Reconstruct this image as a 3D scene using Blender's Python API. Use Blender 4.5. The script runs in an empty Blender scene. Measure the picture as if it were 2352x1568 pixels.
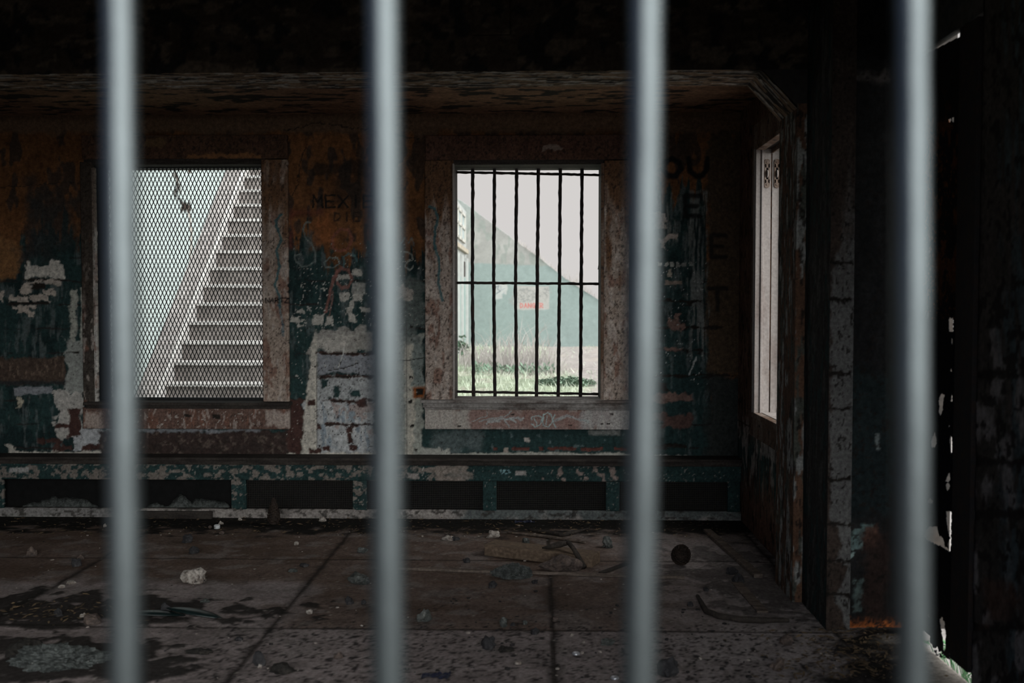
import bpy, bmesh, math, random
import numpy as np
from mathutils import Vector, Matrix, Euler, noise as mnoise

random.seed(11)
rng = np.random.default_rng(11)
SC = bpy.context.scene
COL = SC.collection

# ------------------------------------------------------------------ camera
F_PX = 35.0 / 36.0 * 2352
CAM = Vector((0.0, 0.0, 1.32))
YAW = math.atan(59 / F_PX)
PITCH = math.atan(84 / F_PX)
cam_data = bpy.data.cameras.new('camera')
cam = bpy.data.objects.new('camera', cam_data)
COL.objects.link(cam)
cam.location = CAM
cam.rotation_euler = (math.pi / 2 - PITCH, 0, YAW)
cam_data.lens = 35.0
cam_data.sensor_width = 36.0
cam_data.clip_start = 0.02
cam_data.clip_end = 400
cam_data.dof.use_dof = True
cam_data.dof.focus_distance = 6.25
cam_data.dof.aperture_fstop = 2.9
SC.camera = cam
ROT = cam.rotation_euler.to_matrix()
ROTN = np.array(ROT)

# ------------------------------------------------------------------ view, world, light
SC.view_settings.view_transform = 'Standard'
SC.view_settings.look = 'None'
SC.view_settings.exposure = 0.0
SC.view_settings.gamma = 1.0
SC.view_settings.use_curve_mapping = False
SC.cycles.max_bounces = 8
SC.cycles.diffuse_bounces = 5
SC.cycles.glossy_bounces = 3
SC.cycles.sample_clamp_indirect = 4.0

AHEAD = (0.66, 0.635, 0.62)        # flat bright overcast over the yard
BRIGHT = (5.3, 5.4, 5.35)            # brighter cloud behind and to the right of the photographer
BLUE = (0.012, 0.06, 0.22)           # dark blue sector added behind left, to keep the bars' left sides navy
B_DIR = Vector((-0.88, -0.47, 0.0)).normalized()


def build_world():
    w = bpy.data.worlds.new('overcast_sky')
    SC.world = w
    w.use_nodes = True
    nt = w.node_tree
    nt.nodes.clear()
    N = nt.nodes.new
    L = nt.links.new
    out = N('ShaderNodeOutputWorld')
    bg = N('ShaderNodeBackground')
    tc = N('ShaderNodeTexCoord')

    def dot(v):
        d = N('ShaderNodeVectorMath')
        d.operation = 'DOT_PRODUCT'
        L(tc.outputs['Generated'], d.inputs[0])
        d.inputs[1].default_value = v
        return d.outputs['Value']

    mr = N('ShaderNodeMapRange')
    mr.interpolation_type = 'SMOOTHSTEP'
    L(dot(B_DIR), mr.inputs[0])
    mr.inputs[1].default_value = -0.1
    mr.inputs[2].default_value = 0.45
    m1 = N('ShaderNodeMix')
    m1.data_type = 'RGBA'
    L(mr.outputs[0], m1.inputs['Factor'])
    m1.inputs['A'].default_value = (*AHEAD, 1)
    m1.inputs['B'].default_value = (*BLUE, 1)
    def ramp(v, lo, hi):
        q = N('ShaderNodeMapRange')
        q.interpolation_type = 'SMOOTHSTEP'
        L(dot(v), q.inputs[0])
        q.inputs[1].default_value = lo
        q.inputs[2].default_value = hi
        return q.outputs[0]

    mr2 = N('ShaderNodeMath')
    mr2.operation = 'MULTIPLY'
    L(ramp((1, 0, 0), -0.34, -0.02), mr2.inputs[0])
    L(ramp((0, -1, 0), -0.3, 0.15), mr2.inputs[1])
    m2 = N('ShaderNodeMix')
    m2.data_type = 'RGBA'
    L(mr2.outputs[0], m2.inputs['Factor'])
    L(m1.outputs['Result'], m2.inputs['A'])
    m2.inputs['B'].default_value = (*BRIGHT, 1)
    L(m2.outputs['Result'], bg.inputs['Color'])
    bg.inputs['Strength'].default_value = 1.0
    L(bg.outputs[0], out.inputs[0])
    w.cycles.sampling_method = 'MANUAL'
    w.cycles.sample_map_resolution = 512


build_world()

# room dimensions -----------------------------------------------------------
Y_BACK = 6.18
X_ALC = 1.24          # right wall of the back bay
X_RIGHT = 1.475       # right wall of the front room
X_LEFT = -4.6
Y_BEAM0, Y_BEAM1 = 4.40, 4.72
Z_BEAM = 2.343
Z_CEIL = 2.95
Z_BAY = 2.50
OPEN_X0, OPEN_X1, OPEN_Z0, OPEN_Z1 = -2.6, 1.25, 0.42, 2.02
Y_BARS = 0.60


# ------------------------------------------------------------------ projection helpers
def ray(px, py):
    v = Vector(((px - 1176) / F_PX, (784 - py) / F_PX, -1.0))
    return ROT @ v


def onY(px, py, Y):
    d = ray(px, py)
    return CAM + d * ((Y - CAM.y) / d.y)


def onX(px, py, X):
    d = ray(px, py)
    return CAM + d * ((X - CAM.x) / d.x)


def onZ(px, py, Z=0.0):
    d = ray(px, py)
    return CAM + d * ((Z - CAM.z) / d.z)


def pxpy(P):
    """arrays (...,3) of world points -> blueprint pixels, for laying out paint patches."""
    q = (P - np.array(CAM)) @ ROTN
    return 1176 + F_PX * q[..., 0] / -q[..., 2], 784 - F_PX * q[..., 1] / -q[..., 2]


# ------------------------------------------------------------------ numpy noise
_T = rng.random((256, 256))


def vn(x, y):
    xi = np.floor(x).astype(int)
    yi = np.floor(y).astype(int)
    fx = x - xi
    fy = y - yi
    fx = fx * fx * (3 - 2 * fx)
    fy = fy * fy * (3 - 2 * fy)
    a = _T[xi & 255, yi & 255]
    b = _T[(xi + 1) & 255, yi & 255]
    c = _T[xi & 255, (yi + 1) & 255]
    d = _T[(xi + 1) & 255, (yi + 1) & 255]
    return (a * (1 - fx) + b * fx) * (1 - fy) + (c * (1 - fx) + d * fx) * fy


def fbm(x, y, o=4, seed=0):
    s = 0
    amp = 1
    tot = 0
    for i in range(o):
        s = s + amp * vn(x * 2 ** i + seed * 17.3 + i * 31.7, y * 2 ** i + seed * 7.1 + i * 11.9)
        tot += amp
        amp *= 0.55
    return s / tot


def sst(a, b, x):
    t = np.clip((x - a) / (b - a), 0, 1)
    return t * t * (3 - 2 * t)


def mixc(c, col, m):
    return c * (1 - m[..., None]) + np.array(col) * m[..., None]


def seg_dist(x, y, pts):
    d = np.full(x.shape, 1e9)
    for (x0, y0), (x1, y1) in zip(pts[:-1], pts[1:]):
        dx, dy = x1 - x0, y1 - y0
        t = np.clip(((x - x0) * dx + (y - y0) * dy) / (dx * dx + dy * dy + 1e-9), 0, 1)
        d = np.minimum(d, np.hypot(x - x0 - t * dx, y - y0 - t * dy))
    return d


GLYPH = {
    'M': [[(0, 1), (0.05, 0), (.5, .6), (.95, 0), (1, 1)]],
    'E': [[(1, 0), (0, 0), (0, 1), (1, 1)], [(0, .5), (.8, .5)]],
    'X': [[(0, 0), (1, 1)], [(1, 0), (0, 1)]],
    'I': [[(.5, 0), (.5, 1)]],
    'O': [[(.5, 0), (.1, .25), (0, .6), (.3, 1), (.7, 1), (1, .6), (.9, .25), (.5, 0)]],
    'U': [[(0, 0), (0.05, .7), (.4, 1), (.7, 1), (.95, .7), (1, 0)]],
    'Y': [[(0, 0), (.5, .5), (1, 0)], [(.5, .5), (.5, 1)]],
    'T': [[(0, 0), (1, 0)], [(.5, 0), (.5, 1)]],
    'N': [[(0, 1), (0, 0), (1, 1), (1, 0)]],
    'A': [[(0, 1), (.5, 0), (1, 1)], [(.2, .6), (.8, .6)]],
    'R': [[(0, 1), (0, 0), (.8, 0.05), (.9, .4), (0, .5), (1, 1)]],
    'Z': [[(0, 0), (1, 0), (0, 1), (1, 1)]],
    'D': [[(0, 0), (0, 1), (.7, .85), (1, .5), (.7, .12), (0, 0)]],
    'G': [[(1, .15), (.5, 0), (.05, .3), (.05, .75), (.5, 1), (1, .85), (1, .5), (.6, .5)]],
    'L': [[(0, 0), (0, 1), (.9, 1)]],
    'V': [[(0, 0), (.5, 1), (1, 0)]],
    'C': [[(1, .15), (.5, 0), (.05, .3), (.05, .75), (.5, 1), (1, .85)]],
    'K': [[(0, 0), (0, 1)], [(1, 0), (0, .55), (1, 1)]],
}


def text_dist(x, y, s, x0, y0, w, h, gap):
    d = np.full(x.shape, 1e9)
    for i, ch in enumerate(s):
        for st in GLYPH.get(ch, []):
            d = np.minimum(d, seg_dist(x, y, [(x0 + i * (w + gap) + a * w, y0 + b * h) for a, b in st]))
    return d


class Paint:
    """layers old paint, plaster and dirt over a grid (colours are albedo only)"""

    def __init__(s, x, y, base):
        s.x, s.y = x, y
        s.c = np.zeros(x.shape + (3,)) + np.array(base)
        s.h = np.zeros(x.shape)
        s.wx = (fbm(x / 30, y / 30, 2, 501) - .5) * 16 + (fbm(x / 7, y / 7, 3, 502) - .5) * 8
        s.wy = (fbm(x / 30, y / 30, 2, 503) - .5) * 14 + (fbm(x / 7, y / 7, 3, 504) - .5) * 7

    def mask_rect(s, x0, y0, x1, y1, f=6, rag=14, ns=26, seed=0, o=4):
        cx, cy, hx, hy = (x0 + x1) / 2, (y0 + y1) / 2, (x1 - x0) / 2, (y1 - y0) / 2
        k = min(1.0, rag / 9.0, hy / 4 + .15)
        sd = np.maximum(abs(s.x + s.wx * k - cx) - hx, abs(s.y + s.wy * k - cy) - hy)
        near = sd < rag * 1.2 + f
        n = np.zeros(s.x.shape)
        if near.any():
            n[near] = (fbm(s.x[near] / ns, s.y[near] / ns, o, seed) - .5) * 2
        sd = sd + n * rag
        return np.where(near, sst(f / 2, -f / 2, sd), 0.0)

    def add(s, col, m, h=0.0):
        s.c = mixc(s.c, col, m)
        s.h = s.h * (1 - m) + h * m

    def rect(s, col, x0, y0, x1, y1, h=0.0, a=1.0, **k):
        s.add(col, a * s.mask_rect(x0, y0, x1, y1, **k), h)

    def specks(s, col, box, dens, sc=7, seed=3, a=1.0, st=(1, 1), h=0.0, f=10):
        m = s.mask_rect(*box, f=f, rag=30, ns=60, seed=seed)
        n = fbm(s.x / sc / st[0], s.y / sc / st[1], 3, seed + 5)
        s.add(col, a * m * sst(1 - dens, 1 - dens + .06, n), h)

    def line(s, col, pts, w, a=1.0, wob=3, seed=1):
        n = (fbm(s.x / 9, s.y / 9, 3, seed) - .5) * 2 * wob
        n2 = (fbm(s.x / 9, s.y / 9, 3, seed + 9) - .5) * 2 * wob
        d = seg_dist(s.x + n, s.y + n2, pts)
        s.add(col, a * sst(w * .75, w * .25, d))

    def text(s, col, t, x0, y0, w, h, gap, th, a=1.0, wob=1.5):
        n = (fbm(s.x / 8, s.y / 8, 2, 2) - .5) * 2 * wob
        d = text_dist(s.x + n, s.y + n, t, x0, y0, w, h, gap)
        s.add(col, a * sst(th * .75, th * .25, d))

    def vary(s, amt, sx, sy, seed=0, o=5):
        n = fbm(s.x / sx, s.y / sy, o, seed)
        s.c = s.c * (1 + amt * (n - .5) * 2)[..., None]


# ------------------------------------------------------------------ materials
MATS = {}


def newmat(name):
    m = bpy.data.materials.new(name)
    m.use_nodes = True
    nt = m.node_tree
    b = nt.nodes.get('Principled BSDF')
    b.inputs['Specular IOR Level'].default_value = 0.25
    MATS[name] = m
    return m, nt, b


def painted(name, rough=.85, grain=45, bump=.35, var=.45, dist=.004, spec=.2):
    """reads the laid-up paint of a gridded mesh and adds fine grain and relief"""
    m, nt, b = newmat(name)
    N, L = nt.nodes.new, nt.links.new
    at = N('ShaderNodeAttribute')
    at.attribute_name = 'Col'
    geo = N('ShaderNodeNewGeometry')
    no = N('ShaderNodeTexNoise')
    no.inputs['Scale'].default_value = grain
    no.inputs['Detail'].default_value = 6
    no.inputs['Roughness'].default_value = .7
    L(geo.outputs['Position'], no.inputs['Vector'])
    mr = N('ShaderNodeMapRange')
    L(no.outputs['Fac'], mr.inputs[0])
    mr.inputs[1].default_value = .3
    mr.inputs[2].default_value = .7
    mr.inputs[3].default_value = 1 - var
    mr.inputs[4].default_value = 1 + var
    mx = N('ShaderNodeVectorMath')
    mx.operation = 'SCALE'
    L(at.outputs['Color'], mx.inputs[0])
    L(mr.outputs[0], mx.inputs['Scale'])
    L(mx.outputs[0], b.inputs['Base Color'])
    b.inputs['Roughness'].default_value = rough
    b.inputs['Specular IOR Level'].default_value = spec
    bp = N('ShaderNodeBump')
    bp.inputs['Strength'].default_value = bump
    bp.inputs['Distance'].default_value = dist
    L(no.outputs['Fac'], bp.inputs['Height'])
    L(bp.outputs[0], b.inputs['Normal'])
    return m


def layered(name, base, layers=(), rough=.8, grain=60, bump=.3, dist=.003, metal=0.0, spec=.25, var=.3):
    """base colour with noise-cut layers: (colour, scale, threshold, softness, (sx,sy,sz))"""
    m, nt, b = newmat(name)
    N, L = nt.nodes.new, nt.links.new
    geo = N('ShaderNodeTexCoord')
    cur = None
    for i, (c, sc, th, so, st) in enumerate(layers):
        mp = N('ShaderNodeMapping')
        mp.inputs['Scale'].default_value = st
        mp.inputs['Location'].default_value = (i * 3.7, i * 1.3, i * 5.1)
        L(geo.outputs['Object'], mp.inputs['Vector'])
        no = N('ShaderNodeTexNoise')
        no.inputs['Scale'].default_value = sc
        no.inputs['Detail'].default_value = 7
        no.inputs['Roughness'].default_value = .65
        L(mp.outputs[0], no.inputs['Vector'])
        mr = N('ShaderNodeMapRange')
        L(no.outputs['Fac'], mr.inputs[0])
        mr.inputs[1].default_value = th - so
        mr.inputs[2].default_value = th + so
        mx = N('ShaderNodeMix')
        mx.data_type = 'RGBA'
        L(mr.outputs[0], mx.inputs['Factor'])
        if cur is None:
            mx.inputs['A'].default_value = (*base, 1)
        else:
            L(cur, mx.inputs['A'])
        mx.inputs['B'].default_value = (*c, 1)
        cur = mx.outputs['Result']
    gn = N('ShaderNodeTexNoise')
    gn.inputs['Scale'].default_value = grain
    gn.inputs['Detail'].default_value = 6
    L(geo.outputs['Object'], gn.inputs['Vector'])
    mr = N('ShaderNodeMapRange')
    L(gn.outputs['Fac'], mr.inputs[0])
    mr.inputs[1].default_value = .3
    mr.inputs[2].default_value = .7
    mr.inputs[3].default_value = 1 - var
    mr.inputs[4].default_value = 1 + var
    sc_ = N('ShaderNodeVectorMath')
    sc_.operation = 'SCALE'
    if cur is None:
        sc_.inputs[0].default_value = base
    else:
        L(cur, sc_.inputs[0])
    L(mr.outputs[0], sc_.inputs['Scale'])
    L(sc_.outputs[0], b.inputs['Base Color'])
    b.inputs['Roughness'].default_value = rough
    b.inputs['Metallic'].default_value = metal
    b.inputs['Specular IOR Level'].default_value = spec
    bp = N('ShaderNodeBump')
    bp.inputs['Strength'].default_value = bump
    bp.inputs['Distance'].default_value = dist
    L(gn.outputs['Fac'], bp.inputs['Height'])
    L(bp.outputs[0], b.inputs['Normal'])
    return m


U1 = (1, 1, 1)
M_WALL = painted('peeling_wall_paint')
M_WOODP = painted('peeling_wood_paint', grain=70, var=.5, bump=.6, dist=.004)
M_FLOOR = painted('worn_concrete_floor', rough=.9, grain=60, bump=.35, var=.4, spec=.08)
M_OUT = painted('outdoor_masonry', grain=9, bump=.15, var=.12, dist=.02)
M_GROUND = painted('yard_ground', grain=14, bump=.4, var=.35, dist=.03)
M_BAR = layered('weathered_bar_paint', (.112, .127, .131), [((.10, .113, .117), 22, .55, .1, (1, 1, .3))], rough=.36, grain=120, bump=.06, var=.06, metal=.86)
M_IRON = layered('rusty_dark_iron', (.018, .016, .016), [((.035, .02, .013), 30, .55, .12, U1)], rough=.75, grain=160, bump=.5, dist=.003, spec=.3)
M_STEEL = layered('dark_steel', (.012, .013, .014), (), rough=.6, grain=80, bump=.2)
M_DARKWOOD = layered('sooty_wood', (.05, .042, .036), [((.025, .02, .018), 6, .5, .1, (1, 1, 5))], rough=.85, grain=80, bump=.4)
M_CASING = layered('flaked_casing', (.12, .07, .045), [((.22, .17, .14), 7, .5, .06, (1, 1, .4)), ((.03, .022, .018), 22, .6, .04, U1)], grain=70, bump=.5)
M_PALEWOOD = layered('pale_sash_paint', (.33, .295, .275), [((.22, .175, .155), 8, .62, .1, (1, 1, .25))], grain=70, bump=.25, var=.15)
M_CEIL = layered('dark_ceiling_plaster', (.06, .045, .035), [((.03, .03, .03), 3, .5, .15, U1)], grain=30)
M_PLAIN = layered('grimy_plaster', (.10, .085, .07), [((.05, .06, .06), 3, .5, .15, U1)], grain=30)
M_MESHB = layered('black_wire_cloth', (.02, .018, .015), (), rough=.6, grain=80)
M_VOID = layered('void_black', (.008, .008, .008), (), rough=.95, grain=30)  # near black standing in for the shade inside vents, slots and grooves
M_ROCK_P = layered('pale_stone', (.42, .38, .34), [((.16, .13, .11), 26, .54, .08, U1), ((.06, .05, .05), 50, .62, .05, U1)], grain=90, bump=.8, dist=.006)
M_ROCK_B = layered('brown_stone', (.16, .12, .10), [((.07, .055, .05), 30, .5, .1, U1)], grain=90, bump=.8, dist=.005)
M_ROCK_D = layered('dark_stone', (.035, .034, .036), [((.07, .065, .065), 35, .6, .08, U1)], grain=90, bump=.8, dist=.005)
M_ROCK_G = layered('green_grey_stone', (.11, .115, .108), [((.04, .045, .042), 30, .5, .1, U1), ((.3, .3, .28), 45, .64, .05, U1)], grain=90, bump=.8, dist=.005)
M_ASH = layered('ash_and_crumbs', (.11, .12, .115), [((.045, .05, .048), 40, .5, .08, U1), ((.25, .25, .23), 90, .66, .04, U1)], grain=140, bump=1, dist=.005)
M_TIMBER = layered('old_timber', (.21, .15, .105), [((.12, .085, .06), 5, .5, .15, (1, 14, 14))], grain=60, bump=.4)
M_LATH = layered('weathered_lath', (.22, .175, .145), [((.08, .06, .048), 5, .5, .15, (1, 14, 14))], grain=60, bump=.4)
M_SILL = layered('worn_sill_paint', (.27, .25, .235), [((.10, .08, .07), 9, .53, .08, (.5, 1, 1))], grain=70, bump=.4)
M_BARK = layered('dead_branch_bark', (.04, .033, .028), [((.075, .06, .05), 20, .6, .1, U1)], grain=90, bump=.6)
M_CONE = layered('pine_cone_scales', (.028, .020, .016), [((.05, .035, .026), 30, .55, .1, U1)], grain=90)
M_WHITE = layered('white_plastic', (.6, .62, .62), (), rough=.45, grain=20, var=.08)
M_CAP = layered('bright_tin', (.55, .56, .6), (), rough=.35, metal=.6, grain=40, var=.1)
M_CHIP = layered('plaster_chip', (.42, .38, .34), [((.25, .2, .17), 40, .55, .1, U1)], grain=90)
M_CHIPD = layered('dark_crumb', (.035, .032, .032), (), grain=90)
M_SOIL = layered('black_soil', (.022, .02, .018), [((.05, .043, .036), 40, .6, .08, U1)], grain=90, bump=1, dist=.006)
M_LEAFL = layered('dry_leaf', (.20, .14, .08), [((.1, .07, .045), 25, .5, .15, U1)], grain=60)
M_BLUEW = layered('blue_wrapper', (.025, .028, .05), [((.22, .23, .26), 18, .6, .05, U1)], rough=.4, grain=30)
M_GLASSD = layered('dark_green_shard', (.006, .014, .014), (), rough=.35, grain=30, spec=.5)
M_RUSTSHEET = painted('corroded_sheet_iron', rough=.8, grain=90, var=.6, bump=.5)
M_CONC = layered('stair_concrete', (.26, .24, .23), [((.17, .15, .145), 2.2, .56, .14, U1), ((.33, .31, .30), 5, .62, .1, U1)], grain=18, bump=.4, dist=.01, var=.22)
M_NOSING = layered('pale_stair_nosing', (.40, .385, .37), (), grain=14, var=.15)  # treads and curb edge, paler than the risers
M_RISER = layered('dark_riser', (.20, .18, .168), [((.12, .105, .098), 3, .5, .15, U1)], grain=14, var=.25)  # step fronts, darker than the treads
M_FACW = layered('pale_facade_paint', (.34, .35, .335), (), grain=6, var=.1)
M_FACG = layered('pale_green_panel', (.22, .29, .27), (), grain=6, var=.1)
M_GRASS = layered('green_grass', (.33, .40, .29), [((.48, .50, .42), 1.5, .5, .2, U1)], grain=8, var=.3, bump=0)  # green paled to carry the bright haze over the yard
M_DRY = layered('dry_grass', (.36, .335, .315), [((.28, .255, .235), 2, .5, .2, U1)], grain=8, var=.25, bump=0)
M_BUSH = layered('dark_green_leaves', (.12, .18, .13), [((.18, .25, .18), 9, .5, .15, U1)], grain=20, bump=0)  # lightened as well for the haze over the yard
M_WEED = layered('fresh_weed_leaves', (.07, .2, .08), [((.3, .36, .25), 14, .6, .1, U1)], grain=30, bump=0)
M_ORANGE = layered('orange_rust', (.35, .09, .02), [((.03, .015, .01), 40, .5, .1, U1)], grain=90)


# ------------------------------------------------------------------ object helpers
def tag(o, label=None, cat=None, group=None, kind=None):
    if label:
        o['label'] = label
    if cat:
        o['category'] = cat
    if group:
        o['group'] = group
    if kind:
        o['kind'] = kind
    return o


def link_mesh(name, me, mat, parent=None, mods=()):
    o = bpy.data.objects.new(name, me)
    COL.objects.link(o)
    if mat and not me.materials:
        me.materials.append(mat)
    if parent:
        o.parent = parent
    return o


def empty(name, loc=(0, 0, 0), rz=0.0):
    o = bpy.data.objects.new(name, None)
    o.empty_display_size = .1
    COL.objects.link(o)
    o.location = loc
    o.rotation_euler = (0, 0, rz)
    return o


class MB:
    """collects shapes into one mesh"""

    def __init__(s):
        s.bm = bmesh.new()

    def box(s, x0, x1, y0, y1, z0, z1, bev=0.0, M=None):
        r = bmesh.ops.create_cube(s.bm, size=1.0)
        vs = r['verts']
        for v in vs:
            v.co = Vector((x0 + (v.co.x + .5) * (x1 - x0), y0 + (v.co.y + .5) * (y1 - y0), z0 + (v.co.z + .5) * (z1 - z0)))
        if M is not None:
            for v in vs:
                v.co = M @ v.co
        if bev:
            es = list({e for v in vs for e in v.link_edges})
            bmesh.ops.bevel(s.bm, geom=es, offset=bev, segments=2, affect='EDGES', profile=.6)
        return s

    def tube(s, pts, rad, n=10, caps=True, jit=0.0, flat=1.0):
        """sweeps a ring along points, rad a number or list"""
        pts = [Vector(p) for p in pts]
        rings = []
        for i, p in enumerate(pts):
            a = pts[max(i - 1, 0)]
            b = pts[min(i + 1, len(pts) - 1)]
            t = (b - a).normalized()
            up = Vector((0, 0, 1)) if abs(t.z) < .9 else Vector((1, 0, 0))
            u = t.cross(up).normalized()
            w = u.cross(t).normalized()
            r = rad[i] if isinstance(rad, (list, tuple)) else rad
            ring = []
            for k in range(n):
                an = 2 * math.pi * k / n
                rr = r * (1 + (random.random() - .5) * jit)
                ring.append(s.bm.verts.new(p + u * math.cos(an) * rr + w * math.sin(an) * rr * flat))
            rings.append(ring)
        for r0, r1 in zip(rings[:-1], rings[1:]):
            for k in range(n):
                s.bm.faces.new((r0[k], r0[(k + 1) % n], r1[(k + 1) % n], r1[k]))
        if caps:
            s.bm.faces.new(rings[0][::-1])
            s.bm.faces.new(rings[-1])
        return s

    def prism(s, poly, axis, a, b):
        """extrudes a polygon given as (p,q) pairs; axis names the extrusion direction"""
        def mk(p, q, t):
            return {'x': Vector((t, p, q)), 'y': Vector((p, t, q)), 'z': Vector((p, q, t))}[axis]
        v0 = [s.bm.verts.new(mk(p, q, a)) for p, q in poly]
        v1 = [s.bm.verts.new(mk(p, q, b)) for p, q in poly]
        n = len(poly)
        s.bm.faces.new(v0)
        s.bm.faces.new(v1[::-1])
        for i in range(n):
            s.bm.faces.new((v0[i], v1[i], v1[(i + 1) % n], v0[(i + 1) % n]))
        return s

    def quad(s, a, b, c, d):
        s.bm.faces.new([s.bm.verts.new(Vector(p)) for p in (a, b, c, d)])
        return s

    def tri(s, a, b, c):
        s.bm.faces.new([s.bm.verts.new(Vector(p)) for p in (a, b, c)])
        return s

    def build(s, name, mat, parent=None, smooth=False):
        bmesh.ops.recalc_face_normals(s.bm, faces=s.bm.faces)
        me = bpy.data.meshes.new(name)
        s.bm.to_mesh(me)
        s.bm.free()
        if smooth:
            for p in me.polygons:
                p.use_smooth = True
        return link_mesh(name, me, mat, parent)


def grid(name, o, u, v, nrm, lu, lv, res, fn, mat, parent=None, keep=None, thick=0.0, hs=1.0, space='px'):
    """a painted slab: plane from o along unit u,v; fn(x, y, P) -> Paint with colours and relief"""
    nu = max(2, int(round(lu / res)) + 1)
    nv = max(2, int(round(lv / res)) + 1)
    A, B = np.meshgrid(np.linspace(0, lu, nu), np.linspace(0, lv, nv), indexing='ij')
    o, u, v, nrm = (np.array(q, float) for q in (o, u, v, nrm))
    P = o + A[..., None] * u + B[..., None] * v
    if space == 'px':
        x, y = pxpy(P)
    else:
        x, y = A, B
    pt = fn(x, y, P)
    P = P + nrm * (pt.h * hs)[..., None]
    idx = np.arange(nu * nv).reshape(nu, nv)
    q = np.stack([idx[:-1, :-1], idx[1:, :-1], idx[1:, 1:], idx[:-1, 1:]], -1)
    if np.dot(np.cross(u, v), nrm) < 0:
        q = q[..., ::-1]
    if keep is not None:
        cx = (P[:-1, :-1] + P[1:, 1:]) / 2
        if space == 'px':
            kx, ky = (x[:-1, :-1] + x[1:, 1:]) / 2, (y[:-1, :-1] + y[1:, 1:]) / 2
        else:
            kx, ky = (A[:-1, :-1] + A[1:, 1:]) / 2, (B[:-1, :-1] + B[1:, 1:]) / 2
        q = q[keep(kx, ky, cx)]
    q = q.reshape(-1, 4)
    me = bpy.data.meshes.new(name)
    n = nu * nv
    me.vertices.add(n)
    me.vertices.foreach_set('co', P.reshape(-1).astype(np.float32))
    me.loops.add(len(q) * 4)
    me.loops.foreach_set('vertex_index', q.reshape(-1).astype(np.int32))
    me.polygons.add(len(q))
    me.polygons.foreach_set('loop_start', (np.arange(len(q)) * 4).astype(np.int32))
    at = me.attributes.new('Col', 'FLOAT_COLOR', 'POINT')
    c = np.ones((n, 4), np.float32)
    c[:, :3] = np.clip(pt.c.reshape(-1, 3), 0.002, .9)
    at.data.foreach_set('color', c.reshape(-1))
    me.update(calc_edges=True)
    me.validate()
    if keep is not None:
        bm = bmesh.new()
        bm.from_mesh(me)
        bmesh.ops.delete(bm, geom=[w for w in bm.verts if not w.link_faces], context='VERTS')
        bm.to_mesh(me)
        bm.free()
    ob = link_mesh(name, me, mat, parent)
    if thick:
        sm = ob.modifiers.new('thickness', 'SOLIDIFY')
        sm.thickness = thick
        sm.offset = -1
    return ob


def struct(o, label=None, cat=None):
    return tag(o, label, cat, None, 'structure')


# ================================================================== BACK WALL
OCH = (.16, .070, .027)
TEAL = (.021, .046, .045)
TEALD = (.009, .019, .020)
WHT = (.52, .49, .44)
GRB = (.24, .25, .27)
BRK = (.062, .031, .026)
BRKL = (.26, .17, .145)
DRK = (.02, .016, .013)

# window openings (blueprint pixels on the back wall)
W1 = (213, 377, 604, 924)
W2 = (1043, 377, 1382, 921)


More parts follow.
